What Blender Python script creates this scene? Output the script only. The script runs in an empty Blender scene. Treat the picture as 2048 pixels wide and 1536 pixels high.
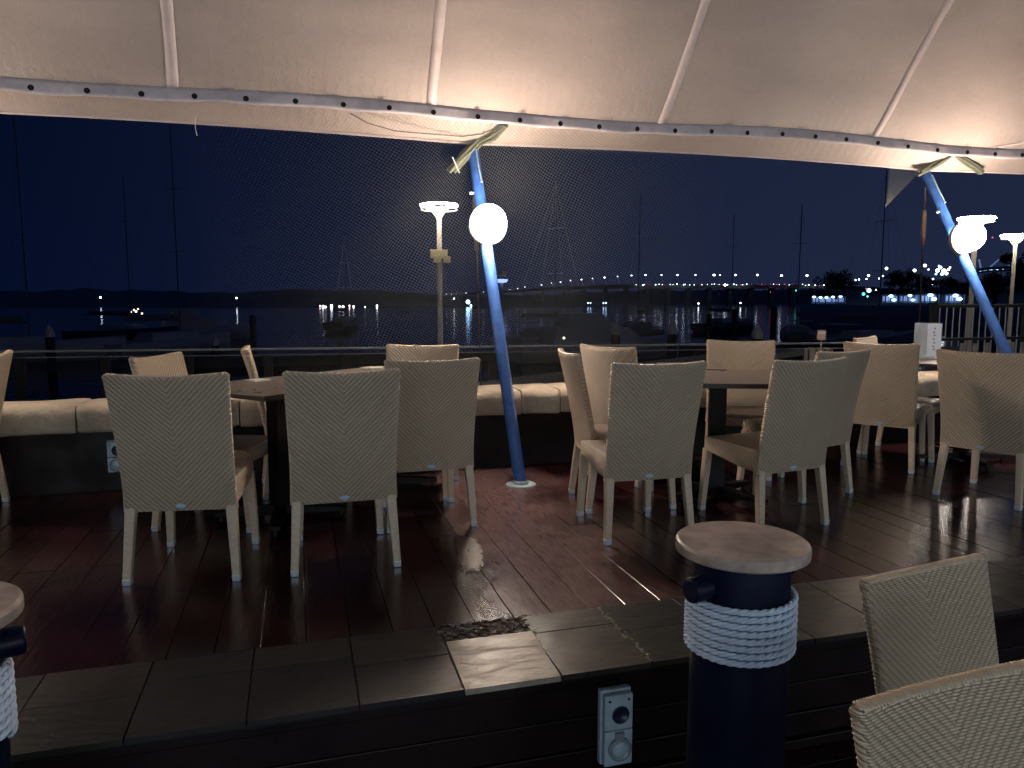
import bpy, bmesh, math, random
from math import sin, cos, pi, radians, atan2, sqrt, tan
from mathutils import Vector, Matrix
random.seed(7)
S = bpy.context.scene
COL = S.collection
HC = 1.26                      # camera height above the deck
YAW = radians(16.0)            # the deck boards are turned 16 degrees from the view
PIT = math.atan(168 / 1500)
# ---------------------------------------------------------------- camera
cd = bpy.data.cameras.new('camera'); cam = bpy.data.objects.new('camera', cd); COL.objects.link(cam)
cam.location = (0, 0, HC); cam.rotation_euler = (pi / 2 - PIT, 0, -YAW)
cd.sensor_fit = 'HORIZONTAL'; cd.sensor_width = 36; cd.lens = 1500 / 2048 * 36
cd.clip_start = 0.05; cd.clip_end = 6000
S.camera = cam
# ---------------------------------------------------------------- world: clear night sky
W = bpy.data.worlds.new('World'); S.world = W; W.use_nodes = True
wn = W.node_tree.nodes; wl = W.node_tree.links
for n in list(wn): wn.remove(n)
wo = wn.new('ShaderNodeOutputWorld'); bg = wn.new('ShaderNodeBackground')
tc = wn.new('ShaderNodeTexCoord'); sep = wn.new('ShaderNodeSeparateXYZ')
wl.new(tc.outputs['Generated'], sep.inputs[0])
# glow of the town lies to the right of the harbour
dotn = wn.new('ShaderNodeVectorMath'); dotn.operation = 'DOT_PRODUCT'
dotn.inputs[1].default_value = (0.985, 0.17, 0)
wl.new(tc.outputs['Generated'], dotn.inputs[0])
mr = wn.new('ShaderNodeMapRange'); mr.inputs[1].default_value = -0.35; mr.inputs[2].default_value = 1.0
mr.interpolation_type = 'SMOOTHSTEP'
wl.new(dotn.outputs['Value'], mr.inputs[0])
mx = wn.new('ShaderNodeMixRGB'); mx.inputs[1].default_value = (0.0007, 0.0028, 0.0150, 1)
mx.inputs[2].default_value = (0.0115, 0.0170, 0.0420, 1)
wl.new(mr.outputs[0], mx.inputs[0])
mr2 = wn.new('ShaderNodeMapRange'); mr2.inputs[1].default_value = 0.0; mr2.inputs[2].default_value = 0.35
mr2.inputs[3].default_value = 1.25; mr2.inputs[4].default_value = 0.95
wl.new(sep.outputs[2], mr2.inputs[0])
wl.new(mx.outputs[0], bg.inputs[0]); wl.new(mr2.outputs[0], bg.inputs[1]); wl.new(bg.outputs[0], wo.inputs[0])
S.view_settings.view_transform = 'Standard'; S.view_settings.look = 'None'
S.view_settings.exposure = 0; S.view_settings.gamma = 1
S.cycles.use_denoising = True
S.cycles.max_bounces = 6; S.cycles.diffuse_bounces = 3; S.cycles.glossy_bounces = 4
S.cycles.transparent_max_bounces = 16
S.cycles.sample_clamp_indirect = 4
GLOBE_L = 225.0
# ---------------------------------------------------------------- helpers
def lk(o): COL.objects.link(o); return o
def tag(o, label=None, cat=None, group=None, kind=None):
    if label: o['label'] = label
    if cat: o['category'] = cat
    if group: o['group'] = group
    if kind: o['kind'] = kind
    return o
def empty(name, loc=(0, 0, 0), rz=0.0, label=None, cat=None, group=None):
    o = bpy.data.objects.new(name, None); lk(o); o.location = loc; o.rotation_euler = (0, 0, rz)
    o.empty_display_size = .1
    return tag(o, label, cat, group)
class MB:
    def __init__(s): s.v = []; s.f = []; s.sm = []; s.mi = []
    def add(s, vs, fs, smooth=False, mi=0):
        b = len(s.v); s.v += [tuple(p) for p in vs]
        for f in fs: s.f.append([b + i for i in f]); s.sm.append(smooth); s.mi.append(mi)
        return s
    def box(s, c, d, rz=0, mi=0, M=None):
        x, y, z = d[0] / 2, d[1] / 2, d[2] / 2
        R = Matrix.Rotation(rz, 4, 'Z')
        pts = [Vector(p) for p in ((-x, -y, -z), (x, -y, -z), (x, y, -z), (-x, y, -z), (-x, -y, z), (x, -y, z), (x, y, z), (-x, y, z))]
        pts = [(R @ p) + Vector(c) for p in pts]
        if M: pts = [M @ p for p in pts]
        return s.add(pts, [(0, 3, 2, 1), (4, 5, 6, 7), (0, 1, 5, 4), (1, 2, 6, 5), (2, 3, 7, 6), (3, 0, 4, 7)], mi=mi)
    def frus(s, c0, d0, c1, d1, mi=0):      # tapered square bar
        pts = []
        for c, d in ((c0, d0), (c1, d1)):
            for sx, sy in ((-1, -1), (1, -1), (1, 1), (-1, 1)):
                pts.append((c[0] + sx * d[0] / 2, c[1] + sy * d[1] / 2, c[2]))
        return s.add(pts, [(0, 3, 2, 1), (4, 5, 6, 7), (0, 1, 5, 4), (1, 2, 6, 5), (2, 3, 7, 6), (3, 0, 4, 7)], mi=mi)
    def tube(s, a, b, r0, r1=None, n=12, caps=True, mi=0, smooth=True):
        a = Vector(a); b = Vector(b); r1 = r0 if r1 is None else r1
        d = (b - a).normalized(); up = Vector((0, 0, 1)) if abs(d.z) < .9 else Vector((1, 0, 0))
        x = d.cross(up).normalized(); y = d.cross(x)
        vs = []
        for c, r in ((a, r0), (b, r1)):
            for k in range(n):
                t = 2 * pi * k / n; vs.append(c + x * r * cos(t) + y * r * sin(t))
        s.add(vs, [(k, (k + 1) % n, n + (k + 1) % n, n + k) for k in range(n)], smooth, mi)
        if caps:
            s.add(vs[:n], [list(range(n - 1, -1, -1))], False, mi); s.add(vs[n:], [list(range(n))], False, mi)
        return s
    def path(s, pts, r, n=6, mi=0, smooth=True, caps=False):
        pts = [Vector(p) for p in pts]; vs = []; m = len(pts)
        for i, p in enumerate(pts):
            d = (pts[min(i + 1, m - 1)] - pts[max(i - 1, 0)]).normalized()
            up = Vector((0, 0, 1)) if abs(d.z) < .95 else Vector((1, 0, 0))
            x = d.cross(up).normalized(); y = d.cross(x)
            rr = r(i / (m - 1)) if callable(r) else r
            for k in range(n):
                t = 2 * pi * k / n; vs.append(p + x * rr * cos(t) + y * rr * sin(t))
        fs = [(i * n + k, i * n + (k + 1) % n, (i + 1) * n + (k + 1) % n, (i + 1) * n + k) for i in range(m - 1) for k in range(n)]
        s.add(vs, fs, smooth, mi)
        if caps: s.add(vs[:n], [list(range(n - 1, -1, -1))], False, mi); s.add(vs[-n:], [list(range(n))], False, mi)
        return s
    def lathe(s, prof, c=(0, 0, 0), n=32, mi=0, M=None, smooth=True):
        vs = []; m = len(prof)
        for r, z in prof:
            for k in range(n):
                t = 2 * pi * k / n; p = Vector((r * cos(t), r * sin(t), z))
                if M: p = M @ p
                vs.append(p + Vector(c))
        fs = [(i * n + k, i * n + (k + 1) % n, (i + 1) * n + (k + 1) % n, (i + 1) * n + k) for i in range(m - 1) for k in range(n)]
        return s.add(vs, fs, smooth, mi)
    def sphere(s, c, r, n=16, m=10, mi=0, sc=(1, 1, 1)):
        vs = []; 
        for i in range(m + 1):
            ph = pi * i / m
            for k in range(n):
                t = 2 * pi * k / n
                vs.append((c[0] + r * sc[0] * sin(ph) * cos(t), c[1] + r * sc[1] * sin(ph) * sin(t), c[2] + r * sc[2] * cos(ph)))
        return s.add(vs, [(i * n + k, (i + 1) * n + k, (i + 1) * n + (k + 1) % n, i * n + (k + 1) % n) for i in range(m) for k in range(n)], True, mi)
    def torus(s, c, R, r, n=32, m=8, mi=0):
        vs = []
        for i in range(n):
            a = 2 * pi * i / n
            for k in range(m):
                t = 2 * pi * k / m
                vs.append((c[0] + (R + r * cos(t)) * cos(a), c[1] + (R + r * cos(t)) * sin(a), c[2] + r * sin(t)))
        return s.add(vs, [(i * m + k, ((i + 1) % n) * m + k, ((i + 1) % n) * m + (k + 1) % m, i * m + (k + 1) % m) for i in range(n) for k in range(m)], True, mi)
    def grid(s, fn, nu, nv, smooth=True, mi=0):
        vs = [fn(i / nu, j / nv) for j in range(nv + 1) for i in range(nu + 1)]
        return s.add(vs, [(j * (nu + 1) + i, j * (nu + 1) + i + 1, (j + 1) * (nu + 1) + i + 1, (j + 1) * (nu + 1) + i) for j in range(nv) for i in range(nu)], smooth, mi)
    def build(s, name, mats, parent=None, bevel=0, loc=None, solid=0, merge=False):
        me = bpy.data.meshes.new(name); me.from_pydata(s.v, [], s.f)
        for m in (mats if isinstance(mats, (list, tuple)) else [mats]): me.materials.append(m)
        me.polygons.foreach_set('use_smooth', s.sm); me.polygons.foreach_set('material_index', s.mi)
        if merge:
            bm = bmesh.new(); bm.from_mesh(me); bmesh.ops.remove_doubles(bm, verts=bm.verts, dist=1e-5); bm.to_mesh(me); bm.free()
        me.update()
        o = bpy.data.objects.new(name, me); lk(o)
        if parent: o.parent = parent
        if loc: o.location = loc
        if bevel:
            b = o.modifiers.new('bevel', 'BEVEL'); b.width = bevel; b.segments = 2; b.limit_method = 'ANGLE'; b.angle_limit = radians(40)
        if solid:
            b = o.modifiers.new('solid', 'SOLIDIFY'); b.thickness = solid; b.offset = 1
        return o
def kids(o): return [c for c in bpy.data.objects if c.parent == o]
TREE = {}
def tree_of(o):
    k = [(c, tree_of(c)) for c in kids(o)]
    return k
def copy_tree(o, tr, parent=None):
    c = o.copy(); COL.objects.link(c)
    if parent: c.parent = parent
    for ch, sub in tr: copy_tree(ch, sub, c)
    return c
def c2d(x, y, z):               # view-aligned metres (x right, y ahead) to deck-aligned
    return Vector((x * cos(YAW) + y * sin(YAW), -x * sin(YAW) + y * cos(YAW), z))
def at(px, py, D):              # point D metres ahead seen at (px, py) of the 2048-wide photograph
    dx, dy, dz = px - 1024, 1500.0, -(py - 768)
    c, s = cos(PIT), sin(PIT)
    x, y, z = dx, dy * c + dz * s, -dy * s + dz * c
    k = D / y
    return c2d(x * k, D, HC + z * k)
# ---------------------------------------------------------------- materials
def mat(name, col, rough=.5, metal=0.0, spec=.5, emit=None, es=0.0, bump=None, var=None, coat=0.0):
    """bump=(scale, strength, distance); var=(scale, amount) soft tone variation"""
    m = bpy.data.materials.new(name); m.use_nodes = True
    nt = m.node_tree; b = nt.nodes['Principled BSDF']
    b.inputs['Base Color'].default_value = (*col, 1); b.inputs['Roughness'].default_value = rough
    b.inputs['Metallic'].default_value = metal; b.inputs['Specular IOR Level'].default_value = spec
    b.inputs['Coat Weight'].default_value = coat
    if emit: b.inputs['Emission Color'].default_value = (*emit, 1); b.inputs['Emission Strength'].default_value = es
    t = nt.nodes.new('ShaderNodeTexCoord')
    if var:
        n = nt.nodes.new('ShaderNodeTexNoise'); n.inputs['Scale'].default_value = var[0]; n.inputs['Detail'].default_value = 6
        nt.links.new(t.outputs['Object'], n.inputs['Vector'])
        r = nt.nodes.new('ShaderNodeMapRange'); r.inputs[1].default_value = .3; r.inputs[2].default_value = .7
        r.inputs[3].default_value = 1 - var[1]; r.inputs[4].default_value = 1 + var[1]
        nt.links.new(n.outputs[0], r.inputs[0])
        mm = nt.nodes.new('ShaderNodeVectorMath'); mm.operation = 'SCALE'; mm.inputs[0].default_value = col
        nt.links.new(r.outputs[0], mm.inputs['Scale']); nt.links.new(mm.outputs[0], b.inputs['Base Color'])
        r2 = nt.nodes.new('ShaderNodeMapRange'); r2.inputs[1].default_value = .3; r2.inputs[2].default_value = .7
        r2.inputs[3].default_value = max(.03, rough * .8); r2.inputs[4].default_value = min(1, rough * 1.25)
        nt.links.new(n.outputs[0], r2.inputs[0]); nt.links.new(r2.outputs[0], b.inputs['Roughness'])
    if bump:
        n = nt.nodes.new('ShaderNodeTexNoise'); n.inputs['Scale'].default_value = bump[0]; n.inputs['Detail'].default_value = 8
        nt.links.new(t.outputs['Object'], n.inputs['Vector'])
        bp = nt.nodes.new('ShaderNodeBump'); bp.inputs['Strength'].default_value = bump[1]; bp.inputs['Distance'].default_value = bump[2]
        nt.links.new(n.outputs[0], bp.inputs['Height']); nt.links.new(bp.outputs[0], b.inputs['Normal'])
    return m
class NG:
    def __init__(s, m): s.nt = m.node_tree; s.b = s.nt.nodes['Principled BSDF']
    def n(s, t, **k):
        n = s.nt.nodes.new(t)
        for a, v in k.items(): setattr(n, a, v)
        return n
    def l(s, a, b): s.nt.links.new(a, b)
    def m(s, op, a, b=None, c=None):
        n = s.nt.nodes.new('ShaderNodeMath'); n.operation = op
        for i, v in enumerate((a, b, c)):
            if v is None: continue
            if isinstance(v, (int, float)): n.inputs[i].default_value = v
            else: s.l(v, n.inputs[i])
        return n.outputs[0]
def weave(name, col, axis='X', pitch=.024):
    """flat resin strands plaited in a V twill: two coordinates across the face give strands and steps"""
    m = mat(name, col, .42, spec=.5); g = NG(m)
    t = g.n('ShaderNodeTexCoord'); sp = g.n('ShaderNodeSeparateXYZ'); g.l(t.outputs['Object'], sp.inputs[0])
    X = sp.outputs[0 if axis == 'X' else 1]; Z = sp.outputs[2]
    if axis == 'T': X = sp.outputs[0]; Z = sp.outputs[1]
    ax = g.m('ABSOLUTE', X)
    nz = g.n('ShaderNodeTexNoise'); nz.inputs['Scale'].default_value = 18; g.l(t.outputs['Object'], nz.inputs['Vector'])
    wob = g.m('MULTIPLY', g.m('SUBTRACT', nz.outputs[0], .5), .003)
    zz = g.m('ADD', Z, wob)
    st = .0060
    row = g.m('FLOOR', g.m('DIVIDE', zz, st))
    fr = g.m('FRACT', g.m('DIVIDE', zz, st))
    rowh = g.m('SINE', g.m('MULTIPLY', fr, pi))                       # rounded strand section
    # step of the float along the row, shifted every row -> chevron ribs
    ph = g.m('ADD', g.m('DIVIDE', ax, pitch), g.m('MULTIPLY', row, -.25))
    fx = g.m('FRACT', ph)
    flo = g.m('SINE', g.m('MULTIPLY', fx, pi))
    flo = g.m('POWER', flo, .7)
    h = g.m('ADD', g.m('MULTIPLY', rowh, .40), g.m('MULTIPLY', flo, 1.0))
    bp = g.n('ShaderNodeBump'); bp.inputs['Strength'].default_value = 1.0; bp.inputs['Distance'].default_value = .0085
    g.l(h, bp.inputs['Height']); g.l(bp.outputs[0], g.b.inputs['Normal'])
    # crease shade between the floats is painted into the strand colour
    dk = g.m('ADD', .50, g.m('MULTIPLY', g.m('MINIMUM', g.m('MULTIPLY', h, .75), 1.0), .62))
    big = g.n('ShaderNodeTexNoise'); big.inputs['Scale'].default_value = 5; g.l(t.outputs['Object'], big.inputs['Vector'])
    dk = g.m('MULTIPLY', dk, g.m('ADD', .86, g.m('MULTIPLY', big.outputs[0], .28)))
    vm = g.n('ShaderNodeVectorMath', operation='SCALE'); vm.inputs[0].default_value = col; g.l(dk, vm.inputs['Scale'])
    g.l(vm.outputs[0], g.b.inputs['Base Color'])
    return m
WICK = (.60, .485, .365)
M_weave = weave('wicker_back', WICK, 'X'); M_weaveS = weave('wicker_side', WICK, 'Y', .03); M_weaveT = weave('wicker_top', WICK, 'T')
M_leg = mat('wicker_leg', tuple(c * .9 for c in WICK), .45, bump=(160, .5, .002), var=(60, .12))
M_cush = mat('seat_pad', (.155, .12, .095), .38, bump=(60, .3, .002), var=(12, .1))
M_foot = mat('foot_cap', (.62, .66, .72), .3, .3)
M_badge = mat('badge_blue', (.35, .50, .68), .3)
M_ttop = mat('laminate_top', (.20, .165, .135), .34, bump=(180, .12, .001), var=(7, .12))
M_tedge = mat('laminate_edge', (.012, .011, .012), .5)
M_black = mat('black_steel', (.004, .004, .005), .5, spec=.25, bump=(90, .2, .001))
M_chrome = mat('steel', (.6, .6, .6), .25, 1.0)
M_blue = mat('blue_pole_paint', (.034, .108, .36), .42, bump=(30, .3, .002), var=(14, .22))
M_plate = mat('base_plate', (.32, .42, .46), .45, bump=(60, .4, .002), var=(25, .25))
M_glob = mat('lit_globe', (.8, .8, .8), .3, emit=(1, .81, .65), es=GLOBE_L)
M_gring = mat('lamp_housing', (.40, .36, .35), .4)
M_navy = mat('navy_pile_paint', (.0015, .0045, .022), .45, spec=.2, bump=(14, .35, .004), var=(5, .3))
M_cap = mat('cap_timber', (.33, .265, .235), .38, bump=(40, .35, .003), var=(11, .5), coat=.25)
M_rope = mat('white_rope', (.60, .72, .90), .8, bump=(260, .25, .001), var=(30, .1))
M_sock = mat('grey_plastic', (.36, .47, .56), .45, bump=(40, .15, .001), var=(20, .12))
M_sockd = mat('dark_plastic', (.012, .02, .045), .35)
M_sockt = mat('clear_cover', (.20, .26, .30), .2)
M_stone = mat('sandstone_cap', (.46, .395, .31), .85, bump=(14, .8, .022), var=(4, .26))
M_red = mat('dark_red_timber', (.006, .0010, .002), .5, spec=.25, bump=(25, .4, .003), var=(5, .4))
M_lower = mat('lower_deck_timber', (.012, .003, .005), .45, spec=.3, bump=(25, .4, .003), var=(5, .4))
M_zip = mat('white_plastic', (.75, .72, .66), .4)
M_netm = mat('net_cord', (.11, .115, .10), .7)
M_tie = mat('net_bundle', (.11, .12, .085), .8, bump=(120, .8, .004), var=(40, .3))
M_band = mat('pvc_band', (.60, .54, .58), .5, bump=(20, .5, .01), var=(12, .12))
M_band.node_tree.nodes['Principled BSDF'].inputs['Transmission Weight'].default_value = 0
M_dark = mat('dark_hole', (.01, .01, .012), .6)
M_conc = mat('quay_concrete', (.10, .10, .095), .85, bump=(8, .5, .02), var=(2, .2))
M_rail = mat('rail_metal', (.62, .60, .55), .3)
M_post = mat('rail_post_timber', (.055, .048, .04), .7, bump=(20, .5, .005), var=(8, .2))
M_beam = mat('pale_beam', (.26, .26, .21), .7, bump=(12, .3, .005), var=(3, .12))
M_hull = mat('boat_hull', (.40, .44, .48), .4, bump=(3, .1, .01))
M_hulld = mat('boat_dark', (.05, .07, .11), .4, bump=(3, .1, .01))
M_alu = mat('mast_metal', (.13, .15, .18), .8)
M_pile = mat('marina_pile', (.05, .05, .05), .8, bump=(10, .4, .01))
M_pcap = mat('pile_cap', (.60, .62, .58), .5)
M_hill = mat('dark_hillside', (.13, .20, .26), .95, bump=(.05, .5, 2))
M_leaf = mat('night_foliage', (.03, .05, .03), .9)
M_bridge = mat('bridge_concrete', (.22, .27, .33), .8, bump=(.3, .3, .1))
M_roof = mat('far_roof', (.06, .07, .09), .8)
M_wallb = mat('far_wall', (.25, .28, .36), .8)
def emat(name, col, s): return mat(name, (.8, .8, .8), .5, emit=col, es=s)
E_ring = emat('ring_light', (1, .88, .76), 150); E_white = emat('far_white_lamp', (.82, .92, 1), 9)
E_blue = emat('far_blue_lamp', (.35, .6, 1), 8); E_red = emat('far_red_lamp', (1, .12, .25), 1.3); E_green = emat('far_green_lamp', (.1, 1, .8), 2.5)
E_warm = emat('warm_lamp', (1, .8, .45), 4); E_win = emat('cool_window', (.35, .5, 1), 1.6)
# ---- canopy membrane
M_can = mat('canopy_fabric', (.45, .372, .335), .6); g = NG(M_can)
t = g.n('ShaderNodeTexCoord'); n1 = g.n('ShaderNodeTexNoise'); n1.inputs['Scale'].default_value = .9; n1.inputs['Detail'].default_value = 5
mp = g.n('ShaderNodeMapping'); mp.inputs['Scale'].default_value = (.7, 1.6, 1.6)
g.l(t.outputs['Object'], mp.inputs[0]); g.l(mp.outputs[0], n1.inputs['Vector'])
n2 = g.n('ShaderNodeTexNoise'); n2.inputs['Scale'].default_value = 26; n2.inputs['Detail'].default_value = 8; n2.inputs['Distortion'].default_value = 1.2
g.l(t.outputs['Object'], n2.inputs['Vector'])
v = g.m('ADD', .50, g.m('MULTIPLY', n1.outputs[0], .98)); v = g.m('MULTIPLY', v, g.m('ADD', .92, g.m('MULTIPLY', n2.outputs[0], .16)))
vm = g.n('ShaderNodeVectorMath', operation='SCALE'); vm.inputs[0].default_value = (.45, .372, .335); g.l(v, vm.inputs['Scale']); g.l(vm.outputs[0], g.b.inputs['Base Color'])
bp = g.n('ShaderNodeBump'); bp.inputs['Strength'].default_value = .45; bp.inputs['Distance'].default_value = .014
spc = g.n('ShaderNodeSeparateXYZ'); g.l(t.outputs['Object'], spc.inputs[0])
ple = g.m('SINE', g.m('ADD', g.m('MULTIPLY', spc.outputs[0], 75), g.m('MULTIPLY', n2.outputs[0], 9)))
ple = g.m('MULTIPLY', ple, g.m('EXPONENT', g.m('MULTIPLY', g.m('ABSOLUTE', g.m('SUBTRACT', spc.outputs[2], .12)), -9.0)))
pl2 = g.m('MULTIPLY', g.m('SINE', g.m('ADD', g.m('MULTIPLY', spc.outputs[0], 5.5), g.m('MULTIPLY', spc.outputs[2], 3.0))), 1.2)
g.l(g.m('ADD', g.m('ADD', g.m('MULTIPLY', n2.outputs[0], .38), g.m('MULTIPLY', n1.outputs[0], 2.0)), g.m('ADD', g.m('MULTIPLY', ple, .22), pl2)), bp.inputs['Height']); g.l(bp.outputs[0], g.b.inputs['Normal'])
M_seam = mat('canopy_seam', (.60, .50, .49), .55, bump=(40, .4, .006), var=(9, .08))
# ---- deck boards: painted dark red, worn and wet-looking
M_deck = mat('deck_paint', (.045, .008, .010), .25); g = NG(M_deck)
t = g.n('ShaderNodeTexCoord')
mp = g.n('ShaderNodeMapping'); mp.inputs['Scale'].default_value = (9, 1.5, 1); g.l(t.outputs['Object'], mp.inputs[0])
gr = g.n('ShaderNodeTexNoise'); gr.inputs['Scale'].default_value = 6; gr.inputs['Detail'].default_value = 9; g.l(mp.outputs[0], gr.inputs['Vector'])
bl = g.n('ShaderNodeTexNoise'); bl.inputs['Scale'].default_value = 2.2; bl.inputs['Detail'].default_value = 5; bl.inputs['Roughness'].default_value = .5; g.l(t.outputs['Object'], bl.inputs['Vector'])
sp = g.n('ShaderNodeSeparateXYZ'); g.l(t.outputs['Object'], sp.inputs[0])
pid = g.m('FLOOR', g.m('DIVIDE', sp.outputs[0], .16))
wn1 = g.n('ShaderNodeTexWhiteNoise', noise_dimensions='1D'); g.l(pid, wn1.inputs['W'])
cr = g.n('ShaderNodeValToRGB'); cr.color_ramp.elements[0].color = (.0075, .0011, .0020, 1); cr.color_ramp.elements[1].color = (.050, .014, .017, 1)
cr.color_ramp.elements[0].position = .36; cr.color_ramp.elements[1].position = .72
g.l(g.m('ADD', g.m('MULTIPLY', bl.outputs[0], .75), g.m('MULTIPLY', wn1.outputs[0], .22)), cr.inputs[0]); # lamp sheen painted paler along the scuffed walkway between the table groups
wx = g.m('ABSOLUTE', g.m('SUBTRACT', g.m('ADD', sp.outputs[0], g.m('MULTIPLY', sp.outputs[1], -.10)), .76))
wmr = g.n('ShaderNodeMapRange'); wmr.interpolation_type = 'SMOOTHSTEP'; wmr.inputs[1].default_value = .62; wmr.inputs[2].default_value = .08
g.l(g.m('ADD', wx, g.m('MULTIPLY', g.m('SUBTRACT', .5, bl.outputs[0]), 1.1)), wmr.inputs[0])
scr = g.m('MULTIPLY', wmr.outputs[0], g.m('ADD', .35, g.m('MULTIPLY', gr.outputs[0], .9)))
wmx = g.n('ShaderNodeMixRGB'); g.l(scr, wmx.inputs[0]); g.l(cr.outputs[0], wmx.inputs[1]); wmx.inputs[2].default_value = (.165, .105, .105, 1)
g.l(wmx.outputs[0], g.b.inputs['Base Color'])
g.l(g.m('ADD', .09, g.m('MULTIPLY', gr.outputs[0], .22)), g.b.inputs['Roughness']); g.b.inputs['Specular IOR Level'].default_value = .46
bp = g.n('ShaderNodeBump'); bp.inputs['Strength'].default_value = .24; bp.inputs['Distance'].default_value = .003
g.l(g.m('ADD', gr.outputs[0], g.m('MULTIPLY', bl.outputs[0], .15)), bp.inputs['Height']); g.l(bp.outputs[0], g.b.inputs['Normal'])
# ---- slate tiles
def slate(name, col, rough, bs):
    m = mat(name, col, rough, spec=.3, bump=None); g = NG(m); t = g.n('ShaderNodeTexCoord')
    n = g.n('ShaderNodeTexNoise'); n.inputs['Scale'].default_value = 7; n.inputs['Detail'].default_value = 9; n.inputs['Distortion'].default_value = .5
    mp = g.n('ShaderNodeMapping'); mp.inputs['Rotation'].default_value = (0, 0, .5); mp.inputs['Scale'].default_value = (1, 2.4, 1)
    g.l(t.outputs['Object'], mp.inputs[0]); g.l(mp.outputs[0], n.inputs['Vector'])
    r = g.n('ShaderNodeMapRange'); r.inputs[1].default_value = .3; r.inputs[2].default_value = .7; r.inputs[3].default_value = .7; r.inputs[4].default_value = 1.3
    g.l(n.outputs[0], r.inputs[0]); vm = g.n('ShaderNodeVectorMath', operation='SCALE'); vm.inputs[0].default_value = col
    g.l(r.outputs[0], vm.inputs['Scale']); g.l(vm.outputs[0], g.b.inputs['Base Color'])
    bp = g.n('ShaderNodeBump'); bp.inputs['Strength'].default_value = bs; bp.inputs['Distance'].default_value = .012
    g.l(n.outputs[0], bp.inputs['Height']); g.l(bp.outputs[0], g.b.inputs['Normal'])
    return m
M_tile = slate('slate_tile', (.020, .020, .021), .36, .4); M_tile2 = slate('glare_slate_tile', (.32, .28, .23), .36, .9)  # second slate is paler: lamp glare on one tile painted into its colour
M_tile3 = slate('brown_slate_tile', (.030, .026, .023), .36, .5)
M_grout = mat('grout', (.16, .15, .14), .5, bump=(60, 1, .01))
M_pebb = mat('pebble_resin', (.11, .085, .075), .16, bump=(38, 1, .03), var=(30, .4))
M_water = mat('harbour_water', (.0015, .004, .010), .07); g = NG(M_water); g.b.inputs['IOR'].default_value = 1.10
t = g.n('ShaderNodeTexCoord'); mp = g.n('ShaderNodeMapping'); mp.inputs['Scale'].default_value = (1, 1, 1)
g.l(t.outputs['Object'], mp.inputs[0]); n = g.n('ShaderNodeTexNoise'); n.inputs['Scale'].default_value = .8; n.inputs['Detail'].default_value = 4
g.l(mp.outputs[0], n.inputs['Vector']); bp = g.n('ShaderNodeBump'); bp.inputs['Strength'].default_value = .25; bp.inputs['Distance'].default_value = .12
g.l(n.outputs[0], bp.inputs['Height']); g.l(bp.outputs[0], g.b.inputs['Normal'])

# ================================================================ SETTING
WZ = -2.2
wm = MB(); wm.grid(lambda a, b: c2d(-2500 + 5000 * a, 14.6 + (2600) * b, WZ), 10, 10, False)
tag(wm.build('water', M_water), kind='structure')
# deck boards running away towards the wall
dm = MB(); x = -5.6
k = 0
while x < 12:
    k += 1
    y = 2.757
    rr = random.Random(k * 13)
    first = True
    while y < 5.41:
        L = rr.choice([1.1, 1.7, 2.3, 3.0]) if first else 3.0
        first = False
        y1 = min(5.41, y + L)
        if 5.41 - y1 < .25: y1 = 5.41
        dz = rr.uniform(-.0015, .0012)
        dm.box((x + .08, (y + y1) / 2, -.015 + dz), (.1570, y1 - y - .003, .03))
        y = y1
    x += .16
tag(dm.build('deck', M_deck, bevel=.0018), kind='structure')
sb = MB(); sb.box((3.2, 4.0, -.10), (17.6, 2.7, .12))
tag(sb.build('deck_subfloor', M_black), kind='structure')
# lamp glare on a wet spot painted as a pale rounded film on the boards
M_glare = mat('glare_film', (.12, .095, .075), .40, spec=.6, bump=(70, .8, .006)); M_glare.node_tree.nodes['Principled BSDF'].inputs['Specular IOR Level'].default_value = .8
g = NG(M_glare); t = g.n('ShaderNodeTexCoord'); mw = g.n('ShaderNodeMapping'); g.l(t.outputs['Generated'], mw.inputs[0])
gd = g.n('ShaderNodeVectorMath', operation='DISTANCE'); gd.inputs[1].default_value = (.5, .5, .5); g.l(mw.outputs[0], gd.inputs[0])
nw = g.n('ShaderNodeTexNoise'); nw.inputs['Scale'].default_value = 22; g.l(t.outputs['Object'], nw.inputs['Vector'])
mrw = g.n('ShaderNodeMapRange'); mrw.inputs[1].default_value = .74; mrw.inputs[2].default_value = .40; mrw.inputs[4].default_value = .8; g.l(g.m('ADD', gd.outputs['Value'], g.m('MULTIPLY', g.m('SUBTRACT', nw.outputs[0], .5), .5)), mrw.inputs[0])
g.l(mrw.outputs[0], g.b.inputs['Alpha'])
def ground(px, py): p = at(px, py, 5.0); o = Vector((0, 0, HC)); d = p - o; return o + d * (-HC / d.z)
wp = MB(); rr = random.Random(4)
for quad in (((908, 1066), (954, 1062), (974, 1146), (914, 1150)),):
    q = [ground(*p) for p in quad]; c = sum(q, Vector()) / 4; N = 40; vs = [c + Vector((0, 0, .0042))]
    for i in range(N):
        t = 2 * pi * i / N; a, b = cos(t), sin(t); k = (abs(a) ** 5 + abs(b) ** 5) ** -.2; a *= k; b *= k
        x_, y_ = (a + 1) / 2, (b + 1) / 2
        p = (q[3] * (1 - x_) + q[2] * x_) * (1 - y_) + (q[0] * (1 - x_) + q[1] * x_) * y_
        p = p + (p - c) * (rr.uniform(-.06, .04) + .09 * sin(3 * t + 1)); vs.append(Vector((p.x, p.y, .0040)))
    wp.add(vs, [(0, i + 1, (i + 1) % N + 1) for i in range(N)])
tag(wp.build('deck_glare_patch', M_glare), kind='structure')
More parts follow.
